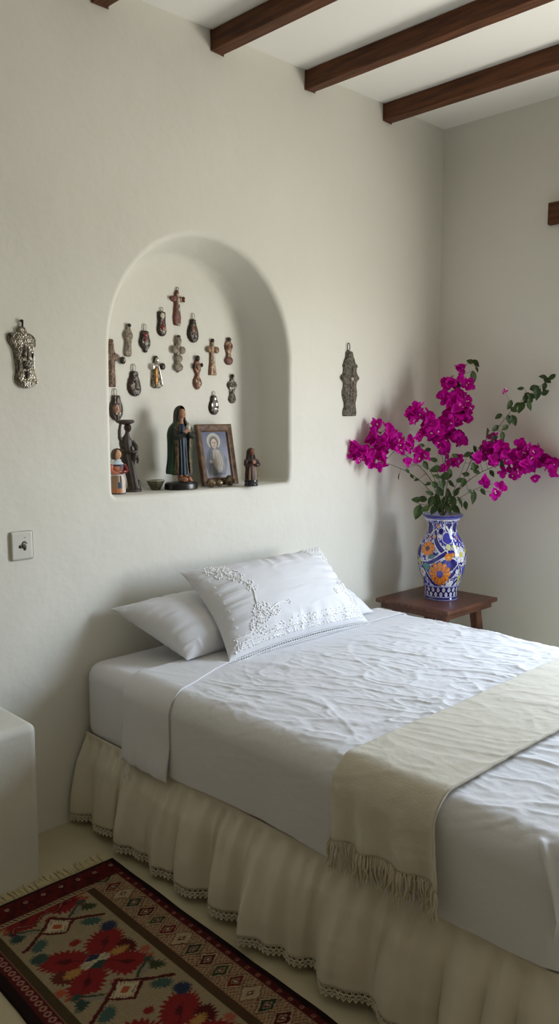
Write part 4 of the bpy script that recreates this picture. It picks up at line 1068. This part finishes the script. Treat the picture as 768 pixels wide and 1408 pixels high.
o.ell('oval', PEWTER, [(-.4, 16, 5.4, 4.4, .009, .005)]); o.ell('disc', PEWTER, [(0, 37.5, 4.6, 5, .009, .005)]); o.ell('recess', DARKHOLE, [(-.8, 27, 1.7, 4, .0095, .0025)]); o.bar('edge', SILVERB, [(3.2, 23), (3.0, 31)], .0022, .010)
o.ell('head', DARKMET, [(0, 4, 2.3, 3.8, .009, .007)]); o.ell('inlay', PALE, [(.4, 6.6, 1.2, 1.6, .0145, .002)])
o = Orn('medal', 'dark oval medal with bright silver relief, lowest on the right above the framed picture', 293, 538)
o.body([(6, -3, 3), (9, -4.6, 4.6), (14, -5.2, 5.4), (17, -6.6, 6.6), (23, -7.8, 7.6), (28, -7, 7.2), (32, -4.6, 5), (34.2, -1.4, 2)], .012, DARKMET, seed=16, sharp=3)
o.ell('relief_figure', SILVERB, [(.2, 11, 2.4, 2.6, .0125, .003), (2.4, 19, 2.6, 3.4, .012, .003), (-4, 20, 1.4, 3.4, .0105, .003), (.8, 25.6, 3.0, 1.8, .012, .003), (4, 26, 1.2, 1.8, .0105, .003)]); o.loop(-.6, 3, 3, .0018, sx=.6)
o = Orn('medal', 'dark brown oval medal beside the left edge of the niche above the doll', 158.5, 535)
o.body([(8, -4.6, 4.6), (11, -5.4, 5.4), (14, -5.2, 5.2), (19, -7.2, 7.4), (26, -8.4, 8.6), (34, -8, 7.8), (39, -5, 4.6), (41.5, -1.5, 1.5)], .013, DARKMET, seed=17, sharp=3)
o.ell('relief_figure', COPPER, [(0, 26, 5.4, 9, .0095, .005)]); o.ell('inlay', PALE, [(-1.6, 32.5, 1.2, 1.4, .0145, .002), (2.6, 32, 1.3, 1.6, .0145, .002), (.4, 25, .8, 3, .0145, .002)]); o.loop(-1.6, 4.4, 4.8, .0019, sx=.55)

# --- the two big ones on the wall itself
o = Orn('milagro_plaque', 'waisted tarnished silver plaque with a crown top, on the wall left of the niche', 29, 440, 0.0, .0026, .00249, 'metal plaques on the niche wall', 'plaque')
k = .0911; S_ = lambda rows: [((y-110)*k, (a-330)*k, (b-330)*k) for y, a, b in rows]
o.body(S_([(205, 300, 345), (225, 265, 375), (255, 240, 395), (285, 250, 400), (300, 235, 420), (312, 130, 470), (340, 98, 520), (395, 90, 555), (440, 96, 556), (490, 125, 540), (540, 165, 512), (600, 180, 505), (720, 195, 502), (850, 206, 500), (905, 205, 520), (960, 188, 545), (1010, 185, 548), (1060, 195, 530), (1100, 235, 490), (1125, 285, 440), (1136, 330, 400)]), .014, SILVER, seed=18, n=70)
q = lambda x, y: ((x-330)*k, (y-110)*k)
mb = MB(); mb.tube([(0, -.007, o.Z(9)), (.0002, -.009, o.Z(3))], .0036, 7); mb.ell((-.002, -.008, o.Z(1.5)), (.0072, .006, .0055), nu=6, nv=10); mb.build('hanging_pin', IRON, o.root)
def el(x, y, rx, ry, d, t): a = q(x, y); return (a[0], a[1], rx*k, ry*k, d, t)
o.ell('relief_figure', PEWTER, [el(345, 560, 34, 85, .013, .007), el(330, 640, 30, 40, .013, .007), el(362, 790, 60, 72, .013, .009), el(375, 930, 34, 70, .013, .006)])
o.ell('recess', DARKHOLE, [el(388, 610, 26, 120, .0125, .004), el(362, 825, 55, 22, .0195, .003), el(355, 935, 12, 55, .0175, .003), el(245, 800, 12, 90, .0115, .004), el(470, 640, 14, 50, .0115, .004)])
o.ell('bright_boss', SILVERB, [el(522, 430, 22, 22, .009, .005), el(520, 485, 20, 22, .009, .005), el(470, 530, 18, 18, .0115, .004), el(452, 590, 18, 20, .0125, .003), el(390, 300, 16, 18, .011, .004), el(522, 1042, 22, 28, .009, .005), el(515, 975, 16, 24, .009, .005), el(350, 420, 10, 40, .013, .003)])
o.bar('edge', SILVERB, [q(485, 620), q(482, 740), q(485, 860)], .0022, .010)
for x in (330, 360, 385, 410): o.bar('ray', SILVERB, [q(x-8, 1030), q(x, 1110)], .0018, .0135)
o.bar('line', DARKHOLE, [q(215, 612), q(300, 608)], .0016, .0128)
for y in (565, 585): o.bar('line', DARKHOLE, [q(190, y-20), q(290, y-18)], .0012, .0128)
o = Orn('milagro_plaque', 'tall narrow grey pewter plaque with a stepped top, on the wall right of the niche', 480, 471, 0.0, .0044, .00355, 'metal plaques on the niche wall', 'plaque')
S_ = lambda rows: [((y-110)*k, (a-365)*k, (b-365)*k) for y, a, b in rows]
o.body(S_([(235, 320, 370), (262, 295, 400), (330, 290, 412), (350, 282, 425), (372, 268, 445), (420, 250, 462), (448, 235, 500), (470, 232, 514), (490, 245, 492), (560, 246, 486), (585, 235, 500), (610, 204, 516), (650, 200, 521), (685, 215, 512), (720, 245, 484), (780, 246, 482), (840, 226, 500), (890, 222, 502), (950, 236, 490), (1020, 264, 470), (1090, 268, 468), (1115, 250, 482), (1160, 240, 490), (1210, 240, 486), (1226, 250, 476)]), .021, PEWTER, seed=19, n=80)
q = lambda x, y: ((x-365)*k, (y-110)*k)
mb = MB(); mb.torus((o.X(q(330, 170)[0]), -.008, o.Z(q(330, 182)[1])), .0185, .0028, (.2, 1, 0), 18, 6, sx=.42); mb.build('hanging_loop', IRON, o.root)
o.ell('recess', DARKHOLE, [el(366, 545, 14, 92, .0205, .003), el(330, 880, 10, 180, .0205, .0025), el(360, 890, 8, 150, .0205, .0025)])
o.bar('staff', TANMET, [q(395, 460), q(393, 620)], .0026, .021); o.bar('staff', TANMET, [q(393, 700), q(392, 900), q(392, 1125)], .0030, .021)
o.ell('bead', PALE, [el(358, 662, 24, 30, .022, .008)]); o.ell('boss', PEWTER, [el(225, 645, 24, 34, .012, .008), el(495, 645, 24, 34, .012, .008), el(440, 1165, 22, 26, .0155, .005), el(292, 1165, 22, 26, .0155, .005), el(350, 290, 18, 22, .015, .005)])

# --- switch
p = on_y(29, 750, 0.0); sw = empty('light_switch', (p[0], 0.004, p[2])); tag(sw, 'square white plastic light switch plate on the wall beside the bed', 'switch')
o = rounded_box('switch_plate', (-.043, -.0135, -.052), (.043, 0.0, .052), .0095, PLASTIC, sw)
mb = MB(); mb.torus((.008, -.0145, .002), .0115, .0022, (0, 1, 0), 20, 6, sx=.75); mb.build('toggle_ring', DARKHOLE, sw)
mb = MB(); mb.tube([(.010, -.013, .004), (.012, -.020, .001), (.012, -.0215, -.009)], [.005, .0052, .004], 10); mb.build('toggle', PLASTIC, sw)
mb = MB(); mb.ell((-.008, -.0135, -.003), (.0062, .0022, .0062)); mb.build('screw_hole', DARKHOLE, sw); mb = MB(); mb.ell((.009, -.0135, -.0135), (.0055, .0022, .0045)); mb.build('screw_hole', DARKHOLE, sw)
mb = MB(); mb.box((.007, -.0136, .0275), (.014, -.0128, .0292)); mb.build('mark', DARKHOLE, sw, smooth=False)

# ================================================================== figures standing in the niche
def loft(rows, n=36, t0=0.0, t1=None, fold=(0, 0), seed=0, m=40, foldz=None):
    """rows: (z, cx, cy, rx, ry). Angle 0 faces -y (out of the niche). Returns grid (m, n, 3)"""
    R_ = smooth_line([r for r in rows], m); closed = t1 is None
    th = np.linspace(0, 2*PI, n, endpoint=False) if closed else np.linspace(t0, t1, n)
    amp, fq = fold; z0, z1 = R_[:, 0].min(), R_[:, 0].max()
    G = np.zeros((m, n, 3))
    for i, (z, cx, cy, rx, ry) in enumerate(R_):
        w = 1-(z-z0)/(z1-z0+1e-9)
        f = 1+amp*(0.35+0.65*w)*(np.sin(th*fq+seed+2.5*vn(th*2, th*0+z*8, seed))+.5*np.sin(th*(fq*1.7)+seed*2))
        G[i, :, 0] = cx+rx*f*np.sin(th); G[i, :, 1] = cy-ry*f*np.cos(th); G[i, :, 2] = z
    return G
def head(root, c, r, skin, hair=None, turn=0.0, nod=0.0, name='head', brow=(40, 28, 22), lip=(140, 62, 52)):
    """a small carved head with brow, nose, mouth and chin; faces -y, turned about z"""
    nu_, nv_ = 30, 36; G = np.zeros((nu_, nv_, 3)); Cc = np.zeros((nu_, nv_, 3)); Cc[:] = lin(skin)
    ph = np.linspace(-PI/2, PI/2, nu_)[:, None]; th = np.linspace(-PI, PI, nv_, endpoint=False)[None, :]
    x = np.cos(ph)*np.sin(th); y = -np.cos(ph)*np.cos(th); z = np.sin(ph)+0*th
    front = np.clip(-y, 0, 1)
    X = x*0.78*(1-0.18*np.clip(-z, 0, 1)); Y = y*0.92; Zz = z*1.08
    g = lambda cx_, cz_, sx_, sz_: np.exp(-((x-cx_)/sx_)**2-((z-cz_)/sz_)**2)*(y < 0)
    push = 0.20*g(0, -.12, .11, .17)+.08*g(0, .02, .08, .2)+.06*g(0, -.48, .16, .05)+.08*g(0, -.72, .2, .12)-.09*g(.3, .10, .16, .1)-.09*g(-.3, .10, .16, .1)+.05*g(0, .26, .5, .08)
    Y = Y-push
    for sx_ in (-.3, .3):
        Cc[(g(sx_, .10, .12, .055) > .45)] = lin((225, 220, 205)); Cc[(g(sx_, .09, .05, .05) > .45)] = lin((28, 20, 18)); Cc[(g(sx_, .24, .17, .03) > .5)] = lin(brow)
    Cc[g(0, -.47, .16, .05) > .5] = lin(lip)
    G[..., 0], G[..., 1], G[..., 2] = X*r, Y*r, Zz*r
    Rm = np.array((Matrix.Rotation(turn, 3, 'Z') @ Matrix.Rotation(nod, 3, 'X')))
    G = G @ Rm.T + np.array(c)
    return grid_mesh(name, G, PAINTED, root, cv=True, cols=Cc, flip=True)
def hand(mb, wrist, d, up, s):
    """palm, four unequal bent fingers and a thumb from the side of the palm; s = hand length"""
    d = Vector(d).normalized(); up = Vector(up); sd = d.cross(up).normalized(); up = sd.cross(d).normalized(); w = Vector(wrist)
    R = Matrix((sd, d, up)).transposed(); mb.ell(w+d*s*.25, (s*.21, s*.28, s*.10), R, nu=6, nv=10)
    for k, (off, ln) in enumerate(((-.15, .40), (-.05, .47), (.05, .45), (.15, .36))):
        b = w+d*s*.46+sd*s*off; mb.tube([b-d*s*.06, b+d*s*ln*.45-up*s*.02, b+d*s*ln*.8-up*s*.08, b+d*s*ln-up*s*.16], [s*.055, s*.052, s*.046, s*.03], 6)
    b = w+d*s*.16-sd*s*.19; mb.tube([b, b-sd*s*.10+d*s*.14, b-sd*s*.10+d*s*.30], [s*.06, s*.055, s*.04], 6)
def gcol(G, f):
    return f(G[..., 0], G[..., 1], G[..., 2])
SZN = NSILL
# --- robed saint in the green cloak
sp0 = on_z(249, 668.5, SZN+.012); saint = empty('saint_statue', (sp0[0], sp0[1], SZN), rz=-.10)
tag(saint, 'tallest statue, a veiled saint in dark green cloak on a black base', 'statue', 'statues in the niche')
mb = MB(); mb.grid(loft([(0, 0, 0, .074, .055), (.004, 0, 0, .076, .057), (.022, 0, 0, .075, .056), (.028, 0, 0, .070, .052), (.031, 0, 0, .062, .046), (.032, 0, 0, .004, .003)], n=48, m=30), cv=True, caps=True); mb.build('base', BLACKW, saint)
mb = MB()
for sx in (-1, 1):
    mb.ell((.004+sx*.014, -.030, .044), (.012, .028, .0115), Matrix.Rotation(-.25*sx, 3, 'Z'), nu=7, nv=12)
    for k in range(4): mb.ell((.004+sx*(.008+k*.0042), -.055+k*.0022, .0385), (.0028, .005, .0036), nu=5, nv=7)
    mb.ell((.004+sx*.0125, -.006, .060), (.0115, .013, .022), nu=6, nv=10)
    mb.build('foot', SKINP, saint); mb = MB()
G = loft([(.062, .003, -.002, .044, .034), (.09, .003, 0, .042, .033), (.15, .002, 0, .038, .030), (.20, 0, 0, .036, .028), (.235, 0, 0, .039, .027), (.262, 0, 0, .034, .022), (.280, 0, -.002, .016, .014), (.30, 0, -.004, .012, .011)], n=90, fold=(.07, 15), seed=2, m=60)
Cc = np.zeros(G.shape); Cc[:] = lin((20, 32, 44)); st = vn(np.arctan2(G[..., 0], -G[..., 1])*9, G[..., 2]*10, 4); Cc[st > .62] = lin((44, 66, 84)); Cc[st < .25] = lin((12, 18, 26)); Cc[(G[..., 2] > .278)] = lin((170, 118, 92)); 
grid_mesh('robe', G, PAINTED, saint, cv=True, cols=Cc, flip=True)
G = loft([(.066, -.002, .004, .056, .044), (.078, -.002, .004, .058, .046), (.13, -.002, .004, .052, .042), (.19, -.001, .003, .053, .040), (.235, 0, .003, .056, .038), (.262, 0, .002, .048, .032), (.282, 0, .001, .030, .024), (.296, 0, .002, .020, .020)], n=110, t0=.46, t1=2*PI-.58, fold=(.05, 9), seed=5, m=70)
thv = np.linspace(.46, 2*PI-.58, 110)[None, :]+0*G[..., 2]
Cc = np.zeros(G.shape); Cc[:] = lin((24, 50, 36)); q_ = vn(thv*6, G[..., 2]*14, 9); Cc[q_ > .66] = lin((34, 74, 50)); Cc[q_ < .22] = lin((15, 28, 22))
tr = (thv < .74) | (thv > 2*PI-.90); gp = vn(thv*40, G[..., 2]*150, 3); Cc[tr] = lin((112, 84, 54)); Cc[tr & (gp > .55)] = lin((66, 44, 32)); Cc[tr & (gp < .2)] = lin((160, 128, 82)); Cc[G[..., 2] > .285] = lin((36, 50, 36))
oc = grid_mesh('cloak', G, PAINTED, saint, cols=Cc); mod(oc, 'SOLIDIFY', thickness=.004, offset=0)
head(saint, (.003, -.006, .318), .0205, (188, 136, 108), turn=.35, nod=.10)
G = loft([(.278, 0, .004, .030, .024), (.295, 0, .006, .027, .023), (.315, 0, .007, .0255, .0245), (.333, .001, .006, .0235, .024), (.347, .002, .004, .016, .017), (.354, .003, .003, .004, .004)], n=60, t0=.72+.3, t1=2*PI-.85+.3, fold=(.05, 7), seed=7, m=36)
ov = grid_mesh('veil', G, HAIRB, saint); mod(ov, 'SOLIDIFY', thickness=.003, offset=1)
mb = MB()
SLV = mat('sleeve_paint', (40, 46, 36), .5, var=(60, (26, 36, 28), .8))
mb.tube([(.040, -.012, .250), (.046, -.026, .222), (.030, -.042, .226), (.010, -.046, .240)], [.012, .013, .0105, .0075], 10); mb.build('sleeve', SLV, saint); mb = MB(); mb.tube([(-.040, -.012, .250), (-.044, -.028, .222), (-.026, -.044, .222), (-.006, -.048, .236)], [.012, .013, .0105, .0075], 10)
mb.build('sleeve', SLV, saint)
mb = MB(); hand(mb, (.012, -.046, .240), (-.35, -.35, .86), (0, -1, -.3), .036); mb.build('hand', SKINP, saint); mb = MB(); hand(mb, (-.008, -.048, .236), (.35, -.40, .84), (0, -1, -.3), .036); mb.build('hand', SKINP, saint)
mb = MB(); mb.ell((.004, -.056, .262), (.010, .009, .013)); mb.ell((.006, -.055, .276), (.0055, .0055, .0055)); mb.build('held_dove', PALE, saint)

# --- dark carved woman carrying a basin on her head
p0 = on_z(182.5, 674, SZN+.006); dark = empty('carved_figure', (p0[0], p0[1], SZN), rz=-.25)
tag(dark, 'dark carved wooden woman with a flat basin on her head, beside the painted doll', 'statue', 'statues in the niche')
mb = MB(); mb.grid(loft([(0, 0, 0, .036, .028), (.004, 0, 0, .038, .030), (.010, 0, 0, .036, .028), (.014, 0, 0, .026, .021), (.0145, 0, 0, .003, .003)], n=36, m=20), cv=True, caps=True); mb.build('base', DARKWOOD, dark)
G = loft([(.010, .006, 0, .030, .024), (.026, .004, 0, .024, .021), (.06, -.004, 0, .022, .021), (.10, -.012, 0, .025, .022), (.145, -.020, 0, .029, .023), (.172, -.023, 0, .024, .021), (.190, -.026, 0, .027, .020), (.212, -.026, 0, .026, .018), (.226, -.023, -.001, .014, .013), (.240, -.020, -.002, .0085, .009), (.252, -.019, -.003, .008, .009)], n=64, fold=(.06, 8), seed=11, m=70)
grid_mesh('body', G, DARKWOOD, dark, cv=True, flip=True)
head(dark, (-.018, -.005, .262), .0175, (58, 38, 32), turn=.45, name='head', brow=(30, 22, 18), lip=(70, 36, 32))
mb = MB(); mb.grid(loft([(.274, -.024, 0, .008, .008), (.280, -.026, 0, .030, .026), (.287, -.027, 0, .039, .032), (.293, -.028, 0, .036, .030), (.2945, -.028, 0, .030, .025), (.290, -.028, 0, .024, .020), (.288, -.028, 0, .002, .002)], n=36, m=34), cv=True, caps=True)
o = mb.build('basin', DARKWOOD, dark)
mb = MB(); mb.tube(smooth_line([(-.044, -.002, .205), (-.053, -.006, .225), (-.054, -.008, .250), (-.050, -.010, .279)], 14), [.0085]*5+[.007]*5+[.006]*4, 10); hand(mb, (-.050, -.010, .272), (.25, -.3, .9), (0, -1, .2), .022); mb.build('raised_arm', DARKWOOD, dark)
mb = MB(); mb.tube(smooth_line([(-.002, -.004, .208), (.012, -.012, .185), (.008, -.026, .168), (-.012, -.030, .165)], 14), [.0095]*6+[.007]*8, 10); hand(mb, (-.010, -.030, .165), (-.8, -.3, .2), (0, -1, 0), .024); mb.tube(smooth_line([(-.048, -.010, .175), (-.050, -.016, .170), (-.036, -.026, .168)], 8), .0075, 8); mb.build('lower_arm', DARKWOOD, dark)
mb = MB(); mb.ell((.004, -.020, .150), (.0125, .012, .026), Matrix.Rotation(.2, 3, 'Y')); mb.ell((.010, -.022, .180), (.0085, .0085, .009)); mb.tube([(.010, -.024, .150), (.016, -.026, .130), (.014, -.024, .118)], [.007, .006, .005], 8); mb.build('carried_child', DARKWOOD, dark)
mb = MB(); mb.ell((.022, -.004, .030), (.012, .012, .020), nu=6, nv=10); mb.build('rock', DARKWOOD, dark)

# --- painted doll at the left edge
p0 = on_z(162, 678, SZN+.004); doll = empty('painted_doll', (p0[0], p0[1], SZN), rz=-.15)
tag(doll, 'painted clay doll with brown hair and blue jacket, nearest the left niche edge', 'statue', 'statues in the niche')
G = loft([(0, 0, 0, .030, .024), (.004, 0, 0, .031, .025), (.05, 0, 0, .030, .024), (.075, 0, 0, .025, .021), (.095, 0, 0, .027, .020), (.115, 0, 0, .029, .019), (.127, 0, 0, .020, .015), (.136, 0, 0, .010, .009), (.145, 0, 0, .009, .009)], n=72, fold=(.03, 8), seed=3, m=80)
aa = np.arctan2(G[..., 0], -G[..., 1]); z = G[..., 2]; Cc = np.zeros(G.shape); Cc[:] = lin((222, 206, 190))
Cc[(z < .075) & (aa < -.2)] = lin((150, 120, 92)); Cc[(z < .022) & (aa < .4)] = lin((178, 116, 74)); Cc[(z > .026) & (z < .048) & (aa > -.35) & (aa < .35)] = lin((52, 68, 86)); Cc[(z > .05) & (z < .078) & (aa > -.1) & (aa < .35)] = lin((40, 30, 30))
Cc[(z < .005)] = lin((46, 50, 70)); Cc[(z < .075) & (np.abs(aa-.75) < .12)] = lin((190, 130, 110)); Cc[(z > .078)] = lin((44, 44, 62)); Cc[(z > .078) & (z < .112) & (aa < .1) & (aa > -1.3)] = lin((190, 116, 90)); Cc[(z > .078) & (z < .105) & (aa > .15) & (aa < 1.2)] = lin((124, 44, 46)); Cc[z > .120] = lin((196, 206, 216)); Cc[(z > .074) & (z < .079)] = lin((190, 196, 204))
grid_mesh('body', G, PAINTED, doll, cv=True, cols=Cc, flip=True)
head(doll, (0, -.003, .158), .0185, (214, 168, 130), turn=.25)
G = loft([(.138, 0, .005, .0205, .016), (.150, 0, .005, .0225, .0185), (.165, 0, .004, .0215, .0205), (.178, 0, .001, .015, .016), (.183, 0, 0, .003, .003)], n=48, t0=.80, t1=2*PI-.55, fold=(.03, 9), seed=4, m=24)
ov = grid_mesh('hair', G, mat('brown_hair_paint', (74, 48, 34), .45), doll); mod(ov, 'SOLIDIFY', thickness=.003, offset=1)
mb = MB(); mb.tube(smooth_line([(.026, -.004, .117), (.034, -.012, .098), (.024, -.024, .090), (.010, -.027, .092)], 12), [.0085]*6+[.0065]*6, 9); mb.build('sleeve', REDEN, doll)
mb = MB(); mb.tube(smooth_line([(-.026, -.004, .117), (-.034, -.014, .098), (-.022, -.024, .088), (-.008, -.027, .090)], 12), [.0085]*6+[.0065]*6, 9); mb.build('sleeve', mat('terracotta_paint', (186, 112, 86), .5), doll)
mb = MB(); hand(mb, (.012, -.027, .091), (-.9, -.3, .2), (0, -1, 0), .017); mb.build('hand', SKINP, doll); mb = MB(); hand(mb, (-.010, -.027, .090), (.9, -.3, .2), (0, -1, 0), .017); mb.build('hand', SKINP, doll)

# --- small brown friar at the right
p0 = on_z(345, 667, SZN+.004); fr_ = empty('friar_statue', (p0[0], p0[1], SZN), rz=-.2)
tag(fr_, 'small brown hooded friar statue with clasped hands, at the right end of the niche', 'statue', 'statues in the niche')
mb = MB(); mb.grid(loft([(0, 0, 0, .031, .025), (.006, 0, 0, .032, .026), (.010, 0, 0, .030, .024), (.013, 0, 0, .029, .023), (.020, 0, 0, .031, .025), (.027, 0, 0, .030, .024), (.030, 0, 0, .026, .021), (.0305, 0, 0, .003, .003)], n=40, m=36), cv=True, caps=True); mb.build('base', BLACKW, fr_)
G = loft([(.028, 0, 0, .028, .023), (.05, 0, 0, .028, .023), (.075, 0, 0, .026, .021), (.10, 0, 0, .029, .021), (.118, 0, 0, .026, .018), (.130, 0, 0, .012, .011), (.142, 0, 0, .009, .009)], n=64, fold=(.05, 9), seed=8, m=60)
aa = np.arctan2(G[..., 0], -G[..., 1]); z = G[..., 2]; Cc = np.zeros(G.shape); Cc[:] = lin((60, 42, 36)); Cc[(np.abs(aa) < .55) & (z < .1)] = lin((104, 74, 58)); Cc[(np.abs(np.abs(aa)-.75) < .14) & (z < .1)] = lin((150, 122, 98)); Cc[(z < .05) & (np.sin(aa*9) > .2)] = lin((34, 30, 32)); Cc[(np.abs(aa) < .12) & (z < .095)] = lin((62, 40, 34))
grid_mesh('robe', G, PAINTED, fr_, cv=True, cols=Cc, flip=True)
head(fr_, (0, -.005, .150), .0155, (136, 92, 70), turn=.15)
G = loft([(.122, 0, .003, .024, .018), (.136, 0, .004, .0195, .018), (.150, 0, .004, .0185, .018), (.163, 0, .002, .014, .0155), (.170, 0, .001, .003, .004)], n=48, t0=.75, t1=2*PI-.75, fold=(.03, 6), seed=5, m=24)
ov = grid_mesh('hood', G, mat('brown_hood_paint', (52, 36, 30), .5), fr_); mod(ov, 'SOLIDIFY', thickness=.003, offset=1)
mb = MB()
FSL = mat('friar_sleeve_paint', (68, 46, 38), .5)
for sx in (-1, 1): mb = MB(); mb.tube(smooth_line([(sx*.026, -.003, .116), (sx*.033, -.010, .096), (sx*.022, -.024, .092), (sx*.007, -.028, .100)], 12), [.009]*6+[.0065]*6, 9); mb.build('sleeve', FSL, fr_)
mb = MB(); hand(mb, (.006, -.028, .099), (-.25, -.25, .9), (0, -1, 0), .019); mb.build('hand', SKINP, fr_); mb = MB(); hand(mb, (-.006, -.029, .099), (.25, -.25, .9), (0, -1, 0), .019); mb.build('hand', SKINP, fr_)

# --- bowl
p0 = on_z(214, 673, SZN+.002); b = MB()
G = loft([(0, 0, 0, .020, .017), (.003, 0, 0, .021, .018), (.02, 0, 0, .031, .027), (.036, 0, 0, .039, .034), (.040, 0, 0, .040, .035), (.0415, 0, 0, .038, .033), (.039, 0, 0, .035, .030), (.02, 0, 0, .026, .022), (.008, 0, 0, .010, .009), (.007, 0, 0, .002, .002)], n=8*6, m=60)
th = np.linspace(0, 2*PI, 48, endpoint=False); fac = (np.cos(PI/8)/np.cos(((th+PI/8) % (PI/4))-PI/8))
G[..., 0] *= fac; G[..., 1] *= fac
Cc = np.zeros(G.shape); Cc[:] = lin((92, 88, 62)); Cc[vn(G[..., 0]*160+9, G[..., 2]*160, 3) > .6] = lin((64, 64, 46)); Cc[(G[..., 2] > .0385)] = lin((176, 172, 156)); Cc[40:] = lin((120, 114, 92))
bo = grid_mesh('bowl', G, PAINTED, cv=True, cols=Cc, flip=True); bo.location = (p0[0], p0[1], SZN+.0005)
tag(bo, 'small mossy green faceted bowl left of the green-cloaked statue', 'bowl')

# --- framed picture leaning against the niche wall
FW, FH = .206, .274; yb, zt = .112, 1.503; dz = zt-SZN; tilt = math.asin(min(.99, math.sqrt(max(FH**2-dz**2, 1e-6))/FH)) if FH > dz else .2
tilt = .19
fr0 = empty('picture_frame', (-1.523, .108, SZN+.001), rot=(-tilt, 0, 0)); tag(fr0, 'old gilt wooden framed picture of a praying haloed woman leaning in the niche', 'picture')
ww = .034; prof_ = [(0, 0), (0, -.016), (.006, -.020), (.012, -.017), (.020, -.014), (.026, -.015), (ww, -.008), (ww, 0)]
G = np.zeros((4, len(prof_), 3))
for i, (sx, sz) in enumerate(((-1, 0), (1, 0), (1, 1), (-1, 1))):
    for j, (d, y) in enumerate(prof_): G[i, j] = (sx*(FW/2-d), y, (d if sz == 0 else FH-d))
mb = MB(); mb.grid(G, cu=True, cv=True); o = mb.build('frame', FRAMEW, fr0, smooth=False); bevel(o, .0015)
mb = MB(); mb.box((-FW/2+.004, 0.0, .004), (FW/2-.004, .003, FH-.004)); mb.build('backing', DARKWOOD, fr0, smooth=False)
nx_, nz_ = 110, 170; pw, phh = FW-2*ww+.006, FH-2*ww+.006
A, B = np.meshgrid(np.linspace(0, 1, nx_), np.linspace(0, 1, nz_), indexing='ij')        # B from the top down
t = B[..., None]; Cc = lin((84, 94, 132))*(1-t)+lin((176, 172, 186))*t; cl = fbm(A*4, B*5, 3)[..., None]; Cc = Cc*(.75+.5*cl)
pm = lambda m, c: Cc.__setitem__(m, lin(c))
el2 = lambda x, y, rx, ry: np.hypot((A-x)/rx, (B-y)/ry)
pm(el2(.45, .21, .27, .17) < 1, (208, 204, 186)); pm(el2(.45, .215, .21, .13) < 1, (176, 170, 158))
clo = (np.abs(A-.44) < .12+.34*sstep(.28, .62, B)*(1-.35*sstep(.62, .95, B))) & (B > .26) & (B < .93); pm(clo, (112, 116, 126)); pm(clo & (vn(A*14+B*6, B*5, 7) > .6), (140, 142, 148)); pm(clo & (vn(A*14+B*6, B*5, 7) < .2), (84, 90, 102))
pm(el2(.45, .25, .17, .135) < 1, (96, 82, 72)); pm(el2(.455, .262, .115, .108) < 1, (222, 198, 176)); pm(el2(.42, .245, .025, .012) < 1, (80, 62, 54)); pm(el2(.50, .245, .025, .012) < 1, (80, 62, 54)); pm(el2(.46, .275, .015, .03) < 1, (186, 156, 134)); pm(el2(.46, .315, .035, .011) < 1, (170, 110, 100))
rb = (np.abs(A-.49-.12*(B-.35)) < .13+.07*sstep(.40, .6, B)-.13*sstep(.66, .92, B)) & (B > .40) & (B < .88); pm(rb, (206, 202, 192)); pm(rb & (vn(A*24+B*3, B*6, 5) > .66), (190, 172, 150)); pm(rb & (np.abs(A-.46) < .02), (196, 158, 128))
pm(el2(.46, .43, .045, .085) < 1, (216, 180, 150)); pm(np.abs(A-.46) < .0 , (0, 0, 0)); pm(el2(.26, .64, .08, .04) < 1, (206, 206, 204)); pm(el2(.58, .80, .11, .04) < 1, (216, 212, 204))
Cc = Cc*.62
P_ = np.stack([-pw/2+pw*A, np.full(A.shape, -.006), (FH/2+phh/2)-phh*B], -1)
o = grid_mesh('picture', P_, PAINTED, fr0, cols=Cc)
mod(o, 'SOLIDIFY', thickness=.002)

# --- three small tarnished metal lumps in front of the picture
for i, (px, py, rx, lab) in enumerate(((290, 668, .021, 'round tarnished metal bead, leftmost of three before the framed picture'), (303, 666, .017, 'smallest tarnished metal bead, middle of three before the framed picture'), (318.5, 665.5, .026, 'broad hollowed tarnished metal bead under the right corner of the framed picture'))):
    p0 = on_y(px, 664, .050); bd = empty('metal_bead', (p0[0], .050+.008*i, SZN), rz=.2*i-.5); tag(bd, lab, 'bead', 'metal beads on the niche sill')
    mb = MB(); s_ = rx
    f = lambda v: Vector((v.x*(1+.12*math.sin(v.z*5+i)), v.y, v.z*(1-.12*v.x*v.x)))*(1+.10*math.sin(v.x*4+i*2)*math.cos(v.z*5)-.10*math.exp(-((v.z+.25)/.12)**2))
    mb.ell((0, 0, s_*.92), (s_, s_*.8, s_*.92), None, 16, 24, f); mb.build('body', mat('bead_metal', (150, 132, 104), .35, [(90, .5, .003, 'n')], (45, (60, 48, 36), .95), metal=.6) if i == 0 else bpy.data.materials['bead_metal'], bd)
    mb = MB(); mb.ell((-s_*.35, -s_*.66, s_*.62), (s_*.22, s_*.18, s_*.16)); mb.build('hollow', DARKHOLE, bd); mb = MB(); mb.ell((s_*.42, -s_*.60, s_*.68), (s_*.20, s_*.18, s_*.17)); mb.build('hollow', DARKHOLE, bd)
